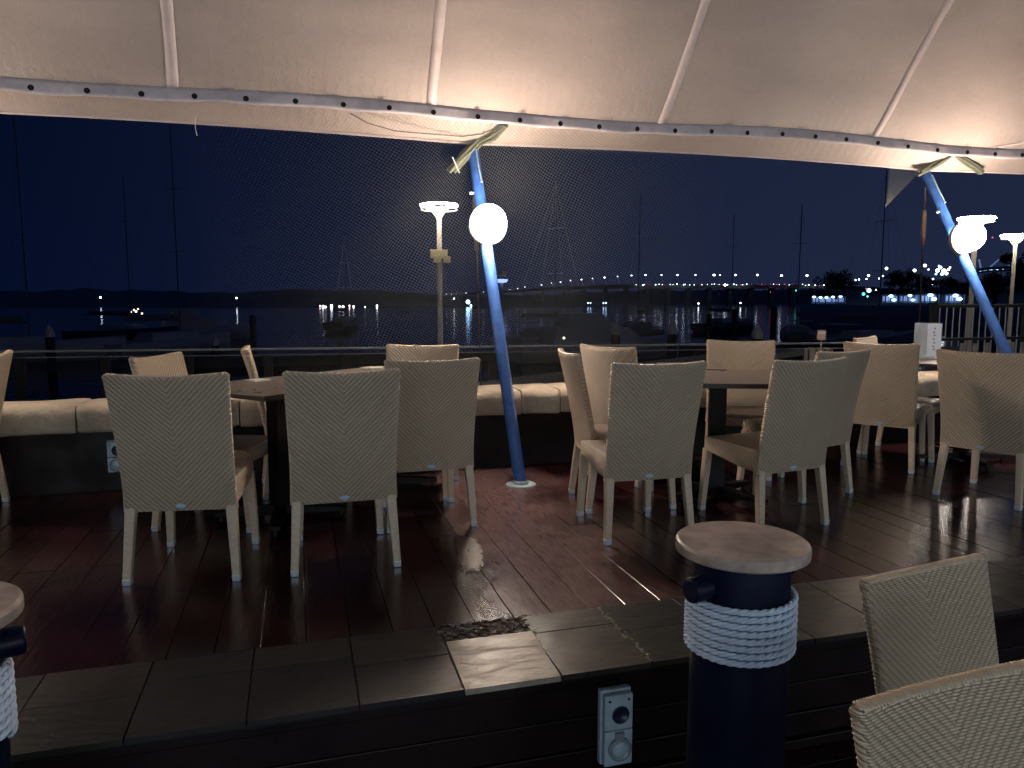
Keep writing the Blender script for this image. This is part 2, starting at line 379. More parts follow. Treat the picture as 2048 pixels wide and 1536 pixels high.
# slate edging on the step
tm = MB(); rr = random.Random(3)
tm.box((3.2, 2.520, -.0225), (17.6, .468, .033), mi=5)
for i in range(-17, 34):
    x0 = -.181 + .335 * i; x1 = x0 + .335
    c = (x0 + x1) / 2; w = .329
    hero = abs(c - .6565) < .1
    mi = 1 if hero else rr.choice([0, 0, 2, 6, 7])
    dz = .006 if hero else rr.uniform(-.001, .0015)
    vs = []
    gap = .003
    split = 2.595 if i % 3 != 1 or hero else 2.52
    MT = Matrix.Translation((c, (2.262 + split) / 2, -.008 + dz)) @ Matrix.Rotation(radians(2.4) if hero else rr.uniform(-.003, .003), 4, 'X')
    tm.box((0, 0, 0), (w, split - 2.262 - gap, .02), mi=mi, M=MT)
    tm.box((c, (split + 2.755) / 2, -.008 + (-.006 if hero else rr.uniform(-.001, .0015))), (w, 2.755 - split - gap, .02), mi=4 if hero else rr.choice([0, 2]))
for (xc, yc) in [(.825, y / 100) for y in range(240, 276, 2)] + [(1.16, y / 100) for y in range(228, 276, 2)] + [(x / 100, 2.757) for x in range(52, 96, 2)]:
    for q in range(2):
        tm.sphere((xc + rr.uniform(-.012, .012), yc + rr.uniform(-.01, .01), .001), rr.uniform(.004, .010), 8, 5, mi=3, sc=(1, 1, .45))
for q in range(90):
    tm.sphere((rr.uniform(.47, .85), rr.uniform(2.60, 2.76), .0), rr.uniform(.006, .015), 8, 5, mi=rr.choice([3, 4]), sc=(1, .8, .5))
tag(tm.build('deck_edge_tiles', [M_tile, M_tile2, M_tile3, M_grout, M_pebb, M_black, slate('green_slate_tile', (.024, .026, .022), .32, .5), slate('dark_slate_tile', (.016, .016, .019), .42, .4)], bevel=.002), kind='structure')
rm = MB()
rm.box((3.2, 2.32, -.055), (17.6, .05, .03))
for i, zc in enumerate((-.135, -.257, -.379)):
    rm.box((3.2, 2.335 + .004 * (i % 2), zc), (17.6, .03, .118))
rm.box((3.2, 2.305, -.43), (17.6, .03, .04))
tag(rm.build('step_riser', M_red, bevel=.004), kind='structure')
lf = MB()
for i in range(26):
    lf.box((3.2, 2.335 - .145 * (i + .5), -.465), (17.6, .14, .03))
tag(lf.build('lower_deck', M_lower, bevel=.003), kind='structure')
# quay beyond the wall
qm = MB()
q0 = [c2d(-18, 4.0, 0), c2d(26, 13.0, 0)]
def prism(mb, poly, z0, z1, mi=0):
    n = len(poly); vs = [(p[0], p[1], z0) for p in poly] + [(p[0], p[1], z1) for p in poly]
    mb.add(vs, [list(range(n - 1, -1, -1)), list(range(n, 2 * n))] + [(i, (i + 1) % n, n + (i + 1) % n, n + i) for i in range(n)], mi=mi)
RA, RB = Vector((-8.4, 13.0)), Vector((6.4, 15.5)); rd = (RB - RA).normalized()
e0 = RA - rd * 14; e1 = RB + rd * 16
prism(qm, [(-16, 5.75), (16, 5.75), tuple(c2d(e1.x, e1.y + .3, 0))[:2], tuple(c2d(e0.x, e0.y + .3, 0))[:2]], -2.6, -.7)
tag(qm.build('quay', M_conc), kind='structure')
# far shore hills
def ridge(name, pts, D, depth, m):      # pts: (px, height above horizon in px)
    mb = MB(); vs = []
    N = 220; x0, x1 = pts[0][0], pts[-1][0]; rr = random.Random(name)
    off = [rr.uniform(-1, 1) for _ in range(N + 1)]
    def hh(x):
        for (a, b), (c, d) in zip(pts, pts[1:]):
            if a <= x <= c: return b + (d - b) * (x - a) / (c - a)
        return 0
    for r, kz in ((0, 0), (.15, .6), (.5, 1), (1, .3)):
        for i in range(N + 1):
            x = x0 + (x1 - x0) * i / N; h = max(.2, hh(x) + off[i] * 1.3 + 2.2 * sin(x * .061) * sin(x * .017 + 1)) / 1500 * D
            p = at(x, 600, D + r * depth); vs.append((p.x, p.y, WZ - .5 + (h + 3.2) * kz if kz else WZ - .5))
    fs = [(r * (N + 1) + i, r * (N + 1) + i + 1, (r + 1) * (N + 1) + i + 1, (r + 1) * (N + 1) + i) for r in range(3) for i in range(N)]
    mb.add(vs, fs, True)
    return tag(mb.build(name, m), kind='structure')
ridge('far_shore_hills', [(-700, 18), (-200, 26), (60, 20), (160, 26), (300, 22), (460, 16), (540, 22), (640, 25), (760, 22), (860, 16), (960, 10), (1100, 6), (1500, 5), (2300, 14), (2900, 20)], 1500, 400, M_hill)
ridge('wooded_point', [(1610, 2), (1660, 14), (1760, 30), (1900, 34), (1960, 54), (2048, 60), (2300, 66), (2700, 50)], 260, 120, M_hill)
ridge('dark_mole', [(1600, -14), (1625, -12), (1700, -13), (1800, -12), (1930, -10), (2300, -8)], 100, 16, M_hill)
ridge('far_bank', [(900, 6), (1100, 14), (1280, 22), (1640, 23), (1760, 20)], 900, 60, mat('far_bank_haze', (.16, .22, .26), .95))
ridge('left_breakwater', [(-300, 0), (60, -2), (300, -1), (520, -3), (900, -6), (1200, -8)], 420, 30, M_hill)

# ================================================================ CANOPY
CAN = [(5.78, 2.455), (5.70, 2.525), (5.60, 2.615), (5.45, 2.84), (5.30, 3.07), (5.0, 3.47), (4.6, 3.92), (4.0, 4.42), (3.0, 5.0), (1.5, 5.55), (-.5, 5.95), (-4.2, 6.2)]
MASTU = (-2.95, 1.35, 5.65, 9.95)
def can_pt(u, s):
    i = min(int(s), len(CAN) - 2); f = s - i
    v = CAN[i][0] + (CAN[i + 1][0] - CAN[i][0]) * f; z = CAN[i][1] + (CAN[i + 1][1] - CAN[i][1]) * f
    ph = (u - 1.35) / 4.3; ar = sin(pi * (ph % 1.0)) ** .8
    fall = max(0, 1 - s / 5)
    z += .030 * ar * fall; v -= .012 * ar * fall
    # gentle billow between the seams
    z += .035 * sin(u * 1.7 + .6) * min(1, s / 4); v += .02 * sin(u * 2.9) * min(1, s / 5)
    return Vector((u, v, z))
canopy = empty('shade_canopy', (1.3, 5.6, 2.5), 0, 'large pale fabric shade canopy lit from below by the globe lamps', 'canopy')
org = Vector((1.3, 5.6, 2.5))
cm = MB(); NU = 150; NS = 44
cm.grid(lambda a, b: can_pt(-5.5 + 17.5 * a, 11 * (b ** 1.6)) - org, NU, NS)
cm.build('fabric', M_can, canopy, solid=.004)
# seams
def can_normal(u, s):
    a = can_pt(u + .02, s) - can_pt(u - .02, s); b = can_pt(u, min(10.9, s + .05)) - can_pt(u, max(0, s - .05))
    n = a.cross(b).normalized()
    if n.z > 0: n = -n
    return n
for (ua, ub) in ((-4.4, -4.3), (-2.55, -2.5), (-.74, -.70), (.985, 1.0), (2.82, 2.90), (4.86, 4.95), (8.3, 8.8), (10.2, 10.6)):
    sm_ = MB(); n = 60; vs = []
    rr = random.Random(ua)
    for i in range(n + 1):
        s = 2.02 + 8.9 * (i / n) ** 1.5; u = ua + (ub - ua) * min(1, i / n * 2); w = .036 + rr.uniform(-.002, .002)
        for d in (-w, w):
            p = can_pt(u + d, s) + can_normal(u, s) * .005; vs.append(p - org)
    sm_.add(vs, [(2 * i, 2 * i + 1, 2 * i + 3, 2 * i + 2) for i in range(n)], True)
    sm_.build('seam', M_seam, canopy, solid=.003)
# radial seam at the second mast
vs = []; sm_ = MB(); n = 40
for i in range(n + 1):
    f = i / n; s = 2.02 + 2.6 * f; u = 5.95 + 3.4 * f
    for d in (-.03, .03):
        p = can_pt(u, max(0, s + d * 1.6)) + can_normal(u, s) * .005 + Vector((0, 0, 0)); vs.append(p - org)
sm_.add(vs, [(2 * i, 2 * i + 1, 2 * i + 3, 2 * i + 2) for i in range(n)], True); sm_.build('seam', M_seam, canopy, solid=.003)
# edge band with eyelets
bm_ = MB(); nb = 300; vs = []
rr = random.Random(5)
def band_pt(u, t):              # t 0 top .. 1 bottom
    p = can_pt(u, 2.0)
    wob = .006 * sin(u * 7.3) + .004 * sin(u * 17.1 + 1)
    return Vector((u, p.y - .030 - .014 * t + wob * t, p.z + .035 - .092 * t + .004 * sin(u * 9.7) * t))
bm_.grid(lambda a, b: band_pt(-5.4 + 17.2 * a, b) - org, 420, 4)
bm_.build('edge_band', M_band, canopy, solid=.004)
rim = MB()
rim.path([can_pt(-5.4 + 17.2 * i / 200, 0) - org + Vector((0, 0, -.004)) for i in range(201)], .011, 8)
rim.build('edge_rope', M_seam, canopy)
k = 0; u = -3.5
while u < 7.5:
    k += 1; e = MB(); c = band_pt(u, .62) + Vector((0, -.006, 0)) - org
    Mx = Matrix.Rotation(pi / 2, 4, 'X')
    e.lathe([(0, .0), (.012, 0), (.013, .002)], c, 14, M=Mx, mi=1)
    e.lathe([(.0115, .001), (.012, .006), (.017, .007), (.019, .003), (.018, 0)], c, 14, M=Mx, mi=0)
    e.build('eyelet', [M_black, M_dark], canopy)
    u += .3225 + random.Random(k).uniform(-.006, .006)

# ================================================================ MASTS, LAMPS, STAYS
def mast(u, label, du):
    base = Vector((u + du, 4.82, 0)); root = empty('canopy_mast', base, 0, label, 'mast', 'leaning blue masts holding up the canopy')
    top = Vector((-du - .004, .98, 2.44))
    m = MB(); m.tube((0, 0, -.02), top, .043, .043, 28); m.build('pole', M_blue, root)
    m = MB(); m.lathe([(.0, .012), (.06, .012), (.095, .012), (.103, .008), (.103, -.002), (0, -.002)], (0, 0, 0), 36)
    m.lathe([(.052, .012), (.05, .03), (.044, .034)], (0, 0, 0), 28)
    m.build('base_plate', M_plate, root)
    d = top.normalized(); p1 = top * .985 + Vector((.012, -.05, 0))
    m = MB(); m.path([p1, top * .93 + Vector((.014, -.048, 0)), top * .885 + Vector((.018, -.05, 0))], .006, 8)
    m.sphere(top * .88 + Vector((.018, -.052, 0)), .009, 10, 6)
    m.build('tie_strap', M_plate, root)
    m = MB(); q = top * .845
    m.tube(q + Vector((-.03, 0, 0)), q + Vector((-.060, 0, 0)), .009, .009, 10); m.sphere(q + Vector((-.064, 0, .0)), .014, 10, 6)
    m.build('cleat', M_plate, root)
    return root, base, top
def globe(base, top, label):
    c = base + top * .747 + Vector((.0, -.150, .0))
    root = empty('globe_lamp', c, 0, label, 'lamp', 'round globe lamps mounted on the blue masts')
    m = MB(); m.sphere((0, 0, 0), .132, 32, 20); m.build('globe', M_glob, root)
    m = MB(); Mx = Matrix.Rotation(pi / 2, 4, 'X')
    m.lathe([(.0, .0), (.135, 0), (.145, -.01), (.142, -.045), (.10, -.06), (0, -.06)], (.014, .048, -.014), 32, M=Mx)
    m.tube((0.01, .09, -.01), (.0, .125, 0), .03, .03, 12)
    m.build('housing', M_gring, root)
for i, u in enumerate(MASTU[:3]):
    lab = ['leftmost blue mast outside the left edge of the view', 'leaning light blue steel mast in the centre with round floor plate', 'leaning blue steel mast at the right behind the wicker chairs'][i]
    root, b_, t_ = mast(u, lab, (-.3, .096, .54)[i])
    globe(b_, t_, ['glowing globe lamp beyond the left edge of the view', 'glowing white globe lamp on the central blue mast', 'glowing white globe lamp on the right-hand blue mast'][i])
def stay(pts, label, sl):
    p = [Vector(q) for q in pts]; o = p[-1]; root = empty('stay_cable', o, 0, label, 'cable', 'stay cables running down from the mast heads')
    d = (p[1] - p[0])
    m = MB(); m.path([q - o for q in (p[0], p[1])], .006, 8); m.build('cable', M_post2, root)
    a = p[0] + d * sl[0]; b = p[0] + d * sl[1]; c = p[0] + d * sl[2]
    m = MB(); m.path([a - o + (b - a) * f for f in (0, .04, .3, .7, .96, 1)], lambda f: [.010, .019, .022, .022, .019, .009][int(round(f * 5))], 14, caps=True); m.build('sleeve', M_sleeve, root)
    m = MB(); m.tube(b - o, c - o, .0105, .0105, 10); m.build('turnbuckle', M_chrome, root)
M_sleeve = mat('brown_sleeve', (.12, .09, .075), .6, bump=(30, .4, .004), var=(20, .2))
M_post2 = mat('rusty_cable', (.12, .06, .05), .5, .4, bump=(200, .6, .002))
stay([(1.354, 5.8, 2.41), (1.85, 7.5, -.68)], 'thin rusty stay cable with brown sleeve behind the central mast', (.10, .24, .34))
stay([(5.66, 5.8, 2.436), (7.82, 7.94, -.68)], 'stay cable with brown sleeve hanging behind the right mast', (.10, .20, .33))

def nat(px, py, v):             # point on the plane y = v (deck axes) on that line of sight
    p = at(px, py, 5.0); o = Vector((0, 0, HC)); d = p - o; return o + d * (v / d.y)
# ---- bird netting hanging from the canopy edge
def net_obj(name, label, fn, s0, s1, t0, t1, d, ang, r, fade=lambda s, t: 1):
    mb = MB(); ca, sa = cos(ang), sin(ang)
    for fam in range(2):
        dx, dy = (ca, sa) if fam == 0 else (-sa, ca); nx, ny = -dy, dx
        cs = [(s, t) for s in (s0, s1) for t in (t0, t1)]
        pr = [s * nx + t * ny for s, t in cs]; lo, hi = min(pr), max(pr)
        pa = [s * dx + t * dy for s, t in cs]; la, ha = min(pa), max(pa)
        k = math.ceil(lo / d)
        while k * d < hi:
            run = []; q = la
            while q <= ha:
                s = q * dx + k * d * nx; t = q * dy + k * d * ny
                if s0 <= s <= s1 and t0 <= t <= t1: run.append((fn(s, t), fade(s, t)))
                q += .055
            if len(run) > 2:
                nr = len(run) - 1; fl = [q[1] for q in run]
                mb.path([q[0] for q in run], lambda f: r * fl[int(round(f * nr))], 3, smooth=False)
            k += 1
    o = mb.build(name, M_netm); return tag(o, label, 'net')
def net_fn(s, t):               # s along the edge, t from the band down
    u = s; L = t
    uc = 1.35                                              # gathered at the mast head
    du = u - uc
    pull = math.exp(-(du / .9) ** 2) * math.exp(-(L / .9) ** 2)
    u2 = uc + du * (1 - .35 * pull) + .045 * sin(L * 3 + u * 1.3) + .02 * sin(u * 7 + L * 5)
    if L < .26:
        f = L / .26; p0 = band_pt(u2, .9); p1 = can_pt(u2, 0) + Vector((0, .01, -.02)); p = p0.lerp(p1, f)
        p.z -= .035 * sin(f * pi); return Vector((u2, p.y, p.z))
    e = can_pt(u2, 0); f = (L - .26) / 2.1
    return Vector((u2, e.y + .02 + .22 * f + .03 * sin(u * 2.3 + L * 2), e.z - .02 - 2.05 * f))
net_obj('bird_net', 'fine bird netting hung from the canopy edge around the central mast', net_fn, -.75, 3.6, 0.0, 2.3, .0215, radians(28), .00095, lambda s, t: max(.05, min(1, (s + .8) / 1.9, (3.7 - s) / 1.5)))  # strands thinned towards both ends to imitate the lamp light falling off
def net2(s, t):
    a = Vector((5.62, 5.80, 2.46)); b = nat(1770, 415, 5.9); c = nat(1772, 322, 5.84)
    return a + (b - a) * s + (c - a) * t * (1 - s)
o = net_obj('bird_net', 'small triangle of netting beside the right mast head', net2, 0, 1, 0, .9, .035, radians(35), .0006)
# rolled ends tied with a cable tie
def bundle(pts, label, zp):
    root = empty('net_bundle', pts[0], 0, label, 'net bundle')
    o = Vector(pts[0]); rr = random.Random(len(label))
    P = [Vector(p) - o for p in pts]
    for k in range(1):
        m = MB()
        for j in range(8):
            off = Vector((rr.uniform(-.03, .03), rr.uniform(-.02, .02), rr.uniform(-.03, .03)))
            m.path([p + off * (1 if i else .3) + Vector((rr.uniform(-.006, .006), 0, rr.uniform(-.006, .006))) for i, p in enumerate(P)], lambda f: .014 * (1 - .6 * abs(f - .6)) * rr.uniform(.8, 1.15), 8, caps=True)
        m.build('rolled_net', M_tie, root)
    if zp:
        m = MB(); m.tube(Vector(zp[0]) - o, Vector(zp[1]) - o, .0035, .003, 6); m.build('cable_tie', M_zip, root)
bundle([nat(1012, 250, 5.58), nat(985, 272, 5.7), nat(960, 283, 5.76), nat(935, 305, 5.74), nat(915, 328, 5.72), nat(903, 342, 5.72)], 'rolled olive netting tied to the central mast head', (nat(905, 314, 5.66), nat(919, 346, 5.66)))
bundle([nat(1915, 303, 5.62), nat(1885, 318, 5.68), nat(1860, 333, 5.72), nat(1838, 345, 5.72)], 'rolled olive netting tied to the right mast head', None)
bundle([nat(1905, 305, 5.62), nat(1930, 318, 5.66), nat(1950, 332, 5.7), nat(1962, 343, 5.72)], 'loose end of netting right of the right mast head', None)
m = MB(); m.path([nat(392, 232, 5.70), nat(390, 245, 5.69), nat(391, 258, 5.69), nat(394, 271, 5.70)], .0025, 6)
tag(m.build('cable_tie', M_zip), 'white cable tie dangling from the left canopy edge', 'cable tie')
m = MB(); m.path([nat(700, 226, 5.52), nat(735, 246, 5.55), nat(790, 262, 5.62), nat(860, 268, 5.68), nat(925, 273, 5.72), nat(965, 268, 5.70), nat(1000, 250, 5.56)], .004, 6)
tag(m.build('lacing_cord', M_netm), 'dark cord looped along the net top left of the central mast', 'cord')

# ================================================================ LOW WALL
wall = empty('low_wall', (1, 5.42, 0), 0, 'low dark timber wall topped with rounded pale sandstone blocks', 'wall')
wo_ = Vector((1, 5.42, 0))
m = MB(); m.box((2, .16, .19), (17.2, .30, .42)); m.build('wall_panel', M_red, wall)
js = [-6.2, -5.2, -4.2, -3.2, -2.35, -1.38, -.39, .62, 1.61, 1.92, 2.93, 3.95, 4.95, 5.95, 6.95, 7.95, 8.95, 9.95]
rr = random.Random(9)
for a, b in zip(js, js[1:]):
    m = MB(); v0, v1, z0, z1 = 5.345, 5.80, .402, .585; h = (z1 - z0)
    prof = []
    for k in range(9): t = pi / 2 * k / 8; prof.append((v0 + .055 - .055 * cos(t), z1 - .060 + .060 * sin(t)))
    for k in range(7): t = pi / 2 * k / 6; prof.append((v1 - .06 + .06 * sin(t), z1 - .06 + .06 * cos(t)))
    prof = [(v0 + .012, z0), (v0, z0 + .02)] + prof + [(v1, z0 + .02), (v1 - .01, z0)]
    L = b - a; N = 26; P = len(prof); sd = rr.uniform(0, 10)
    vs = []
    for i in range(N + 1):
        f = i / N; e = min(f, 1 - f) * L; sh = .012 * max(0, 1 - e / .03) ** 2
        for (y, z) in prof:
            yy = 5.57 + (y - 5.57) * (1 - sh * 2); zz = .5 + (z - .5) * (1 - sh * 4)
            yy += .005 * sin(f * L * 9 + sd + z * 20) + .004 * sin(f * L * 23 + sd * 2); zz += .005 * sin(f * L * 7 + y * 11 + sd)
            vs.append((a + .005 + (L - .01) * f - 1, yy - 5.42, zz))
    fs = [(i * P + k, i * P + (k + 1) % P, (i + 1) * P + (k + 1) % P, (i + 1) * P + k) for i in range(N) for k in range(P)]
    m.add(vs, fs, True); m.add(vs[:P], [list(range(P - 1, -1, -1))]); m.add(vs[-P:], [list(range(P))])
    m.build('cap_stone', M_stone, wall)

# ================================================================ CHAIRS
def back_profile(z):            # y of the back's mid-surface by height
    if z > .42: return .015 - .105 * ((z - .42) / .52) ** 1.15
    return .015 + .012 * (.42 - z) / .1
def half_w(z):
    return .2290 + .015 * max(0, (z - .5) / .44) ** 1.3 + .004 * max(0, (.42 - z) / .1)
def make_chair():
    root = empty('wicker_chair', (0, 0, 0), 0, 'x', 'chair')
    ZB, ZT, TH = .325, .94, .036
    m = MB(); nx = 40; nz = 30
    def surf(a, b, side):
        x = (a * 2 - 1); z = ZB + (ZT - ZB) * b
        bow = .024 * (1 - x * x) * max(0, (z - .4) / .54)
        topdip = -.012 * (1 - x * x) if b > .999 else -.012 * (1 - x * x) * b ** 6
        rnd = 0
        y = back_profile(z) - bow + side * TH / 2
        return Vector((x * half_w(z), y, z + topdip))
    m.grid(lambda a, b: surf(a, b, -1), nx, nz)
    m.grid(lambda a, b: surf(1 - a, b, 1), nx, nz)
    # rounded top and side edges
    def edge(fnA, fnB, n, k=5):
        def f(a, b):
            p, q = fnA(a), fnB(a); c = (p + q) / 2; h = (q - p) / 2; t = pi * b
            out = f.out(a)
            return c - h * cos(t) + out * (TH * .33) * sin(t)
        return f
    f = edge(lambda a: surf(a, 1, -1), lambda a: surf(a, 1, 1), 40); f.out = lambda a: Vector((0, -.1, 1)); m.grid(f, nx, 5)
    f = edge(lambda a: surf(1, 1 - a, -1), lambda a: surf(1, 1 - a, 1), 30); f.out = lambda a: Vector((1, 0, 0)); m.grid(f, nz, 5)
    f = edge(lambda a: surf(0, a, -1), lambda a: surf(0, a, 1), 30); f.out = lambda a: Vector((-1, 0, 0)); m.grid(f, nz, 5)
    m.grid(lambda a, b: surf(a, 0, -1 + 2 * b) , nx, 1)
    for q in (0, 1):
        m.sphere(surf(q, .995, 0), .0185, 14, 10, sc=(.8, 1, .75))
    m.build('backrest', M_weave, root, merge=True)
    # plaited strand wrapped over the top and down the sides
    m = MB()
    for i in range(48):
        a = (i + .5) / 48; p = surf(a, 1, 0) + Vector((0, 0, .008)); m.sphere(p, .0062, 8, 6, sc=(.85, 3.0, 1.25))
    for sx in (0, 1):
        for i in range(52):
            b = (i + .5) / 53; p = surf(sx, b, 0) + Vector(((.0075 if sx else -.0075), 0, 0)); m.sphere(p, .0055, 6, 5, sc=(1.1, 2.9, .95))
    m.build('edge_braid', M_leg, root)
    # seat box: woven skirt deeper at the back
    m = MB(); y0, y1 = .030, .515; w0, w1 = .226, .215; zt = .455
    pts = []
    def ring(y, w, zb, zt): return [(-w, y, zb), (w, y, zb), (w, y, zt), (-w, y, zt)]
    r = [ring(y0, w0, .325, zt), ring(.20, .224, .335, zt + .002), ring(.42, .219, .365, zt + .004), ring(y1 - .02, w1, .372, zt), ring(y1, w1 - .012, .380, zt - .02)]
    vs = [p for q in r for p in q]; n = len(r)
    for i in range(n - 1):
        b = 4 * i
        m.add(vs, [(b + 1, b + 5, b + 6, b + 2)], True, 1); m.add(vs, [(b + 4, b, b + 3, b + 7)], True, 1)
        m.add(vs, [(b + 3, b + 2, b + 6, b + 7)], True, 2); m.add(vs, [(b, b + 4, b + 5, b + 1)], False, 0)
    m.add(vs, [(4 * n - 4, 4 * n - 1, 4 * n - 2, 4 * n - 3)], False, 0)
    m.build('seat', [M_weave, M_weaveS, M_cush], root, bevel=.008, merge=True)
    for sx in (-1, 1):
        for fr in (0, 1):
            m = MB()
            if fr: top, bot = (sx * .196, .488, .385), (sx * .210, .515, .028)
            else: top, bot = (sx * (half_w(.33) - .018), .028, .345), (sx * .234, -.012, .028)
            m.frus(bot, (.036, .036), top, (.046, .046))
            lg = m.build('leg', M_leg, root, bevel=.006)
            m = MB(); m.frus((bot[0], bot[1], 0), (.034, .034), (bot[0], bot[1], .030), (.038, .038)); m.build('foot_cap', M_foot, lg, bevel=.003)
    m = MB(); p = surf(.5, .035, -1)
    m.lathe([(0, .0016), (.8, .0016), (1, 0)], (0, 0, 0), 20, M=Matrix.Translation(p + Vector((0, -.001, 0))) @ Matrix.Rotation(pi / 2, 4, 'X') @ Matrix.Diagonal((.024, .011, 1, 1)))
    m.build('badge', M_badge, root)
    return root
chair0 = make_chair(); CT = tree_of(chair0)
CH = [  # x, y, z, yaw, label, group
 (-.523, 3.540, 0, -8.8, 'wicker chair seen from behind in front of the low-wall power socket', 1),
 (.192, 3.486, 0, 0, 'wicker chair seen from behind right of the black table column, second from left', 1),
 (.690, 4.015, 0, 0, 'wicker chair seen from behind just left of the central blue mast', 1),
 (-.680, 4.600, 0, -111, 'wicker chair at the far left table corner, only its lit chevron backrest top showing', 1),
 (-.220, 5.140, 0, -87, 'wicker chair seen edge-on behind the left table near the wall', 1),
 (.820, 5.130, 0, 164, 'wicker chair facing the camera on the wall side of the left table', 1),
 (-1.80, 5.070, 0, 90, 'wicker chair cut off by the left edge of the photo', 4),
 (-2.30, 3.560, 0, 4, 'added unseen wicker chair beyond the left edge, back to the camera, shading the deck', 4),  # this unseen chair and the next are added to shade the left deck
 (-3.00, 3.600, 0, -6, 'second added unseen wicker chair beyond the left edge, shading the deck', 4),
 (1.750, 3.490, 0, -3, 'wicker chair seen from behind, directly behind the near bollard to its left', 2),
 (2.600, 3.455, 0, 8, 'wicker chair seen from behind above the timber-capped bollard, seat showing', 2),
 (1.680, 4.280, 0, -98, 'wicker chair seen side-on at the left end of the middle table', 2),
 (2.110, 4.760, 0, -67, 'wicker chair near the wall behind the side-on one, ribbed back lit orange', 2),
 (3.250, 5.010, 0, 148, 'brightly lit wicker chair facing the camera across the middle table', 2),
 (3.230, 3.975, 0, 15, 'wicker chair half hidden behind its neighbour at the right of the middle table', 2),
 (4.155, 4.555, 0, -54.6, 'wicker chair with ribbed back, left of the menu holder', 3),
 (4.075, 3.620, 0, -68, 'wicker chair cut by the right edge below the right blue mast', 3),
 (4.640, 5.170, 0, 211, 'far wicker chair by the wall whose top peeks above others near the menu holder', 3),
 (1.722, 1.577, -.45, 189, 'wicker chair on the lower deck at right, upper of the two nearest chairs', 5),
 (1.245, 1.035, -.45, 185, 'nearest wicker chair at the bottom right corner of the photo', 5)]
GR = {1: 'chairs around the left table', 2: 'chairs around the middle table', 3: 'chairs around the right table', 4: None, 5: 'chairs on the lower deck'}
for i, (x, y, z, yw, lab, gr) in enumerate(CH):
    o = chair0 if i == 0 else copy_tree(chair0, CT)
    o.location = (x, y, z); o.rotation_euler = (0, 0, radians(yw)); o['label'] = lab
    o['group'] = 'woven wicker dining chairs'

# ================================================================ TABLES
def table(c, L, Wd, ang, z, cols, label):
    root = empty('dining_table', (c[0], c[1], 0), radians(ang), label, 'table', 'dining tables on black pedestals')
    m = MB(); m.box((0, 0, z - .0135), (L, Wd, .027)); m.build('table_edge', M_tedge, root, bevel=.003)
    m = MB(); m.box((0, 0, z + .0005), (L - .003, Wd - .003, .003)); m.build('tabletop', M_ttop, root)
    for cx in cols:
        m = MB(); m.box((cx, 0, (z - .03) / 2 + .03), (.095, .095, z - .09)); m.box((cx, 0, z - .036), (.32, .32, .018)); m.build('pedestal', M_black, root, bevel=.003)
        for a in (45, 135, 225, 315):
            d = Vector((cos(radians(a)), sin(radians(a)), 0)); Mx = Matrix.Translation((cx, 0, 0)) @ Matrix.Rotation(radians(a), 4, 'Z')
            f = MB(); vs = [(.03, -.035, .03), (.36, -.03, .03), (.36, .03, .03), (.03, .035, .03), (.03, -.035, .085), (.36, -.03, .055), (.36, .03, .055), (.03, .035, .085)]
            f.add([Mx @ Vector(v) for v in vs], [(0, 3, 2, 1), (4, 5, 6, 7), (0, 1, 5, 4), (1, 2, 6, 5), (2, 3, 7, 6), (3, 0, 4, 7)])
            f.tube(Mx @ Vector((.335, 0, 0)), Mx @ Vector((.335, 0, .03)), .016, .012, 10)
            f.build('foot', M_black, root, bevel=.003)
    return root
def rect(N, ang, L, Wd): a = radians(ang); return (N[0] + cos(a) * L / 2 - sin(a) * Wd / 2, N[1] + sin(a) * L / 2 + cos(a) * Wd / 2)
table(rect((-.165, 3.92), 40, 1.6, .75), 1.6, .75, 40, .78, (-.42, .42), 'long grey-brown dining table at left with its corner between two chairs')
table(rect((1.98, 3.92), -20, .9, .85), .9, .85, -20, .78, (0,), 'square grey-brown dining table in the middle group, nearer of two')
table(rect((2.39, 4.72), -28, .48, .52), .48, .52, -28, .786, (0,), 'small dining table pushed against the wall behind the middle one')
table((5.08, 4.42), 1.25, .75, -60, .78, (-.2,), 'dining table at the right carrying the clear menu holder')
table((-2.75, 4.42), 1.3, .8, 4, .78, (0,), 'added unseen dining table beyond the left edge, shading the deck')  # added out of view so its shadow darkens the left deck
# small white napkins / coasters on the left table
m = MB(); m.box((0, 0, .003), (.11, .11, .006)); o = m.build('coaster', M_zip); o.location = (-.235, 4.70, .7825); o.rotation_euler = (0, 0, .7)
tag(o, 'white coaster on the far left edge of the left table', 'coaster')
c = o.copy(); COL.objects.link(c); c.location = (.50, 5.36, .7825); tag(c, 'white coaster on the far corner of the left table', 'coaster')
# menu holder
M_acr = mat('clear_acrylic', (.75, .78, .80), .08); M_acr.node_tree.nodes['Principled BSDF'].inputs['Alpha'].default_value = .38
M_paper = mat('menu_paper', (.82, .86, .95), .6); M_ink = mat('faded_ink', (.30, .33, .42), .6)
mh = empty('menu_holder', (4.98, 4.98, .7825), radians(-40), 'clear acrylic menu holder with a white card on the right table', 'menu holder')
m = MB(); m.box((0, 0, .004), (.20, .09, .008)); m.box((0, .02, .15), (.20, .004, .28)); m.box((-.0985, .0, .15), (.003, .04, .28)); m.build('acrylic_stand', M_acr, mh)
m = MB(); m.box((.045, .008, .15), (.10, .003, .27)); m.build('menu_card', M_paper, mh)
m = MB()
for k, zc in enumerate((.245, .215, .19, .16, .13, .10, .075)): m.box((.045 + (-.004 if k % 2 else .003), .0055, zc), (.012, .001, .014)); m.box((.045, .0055, zc - .004), (.018, .001, .003))
m.build('card_lettering', M_ink, mh)
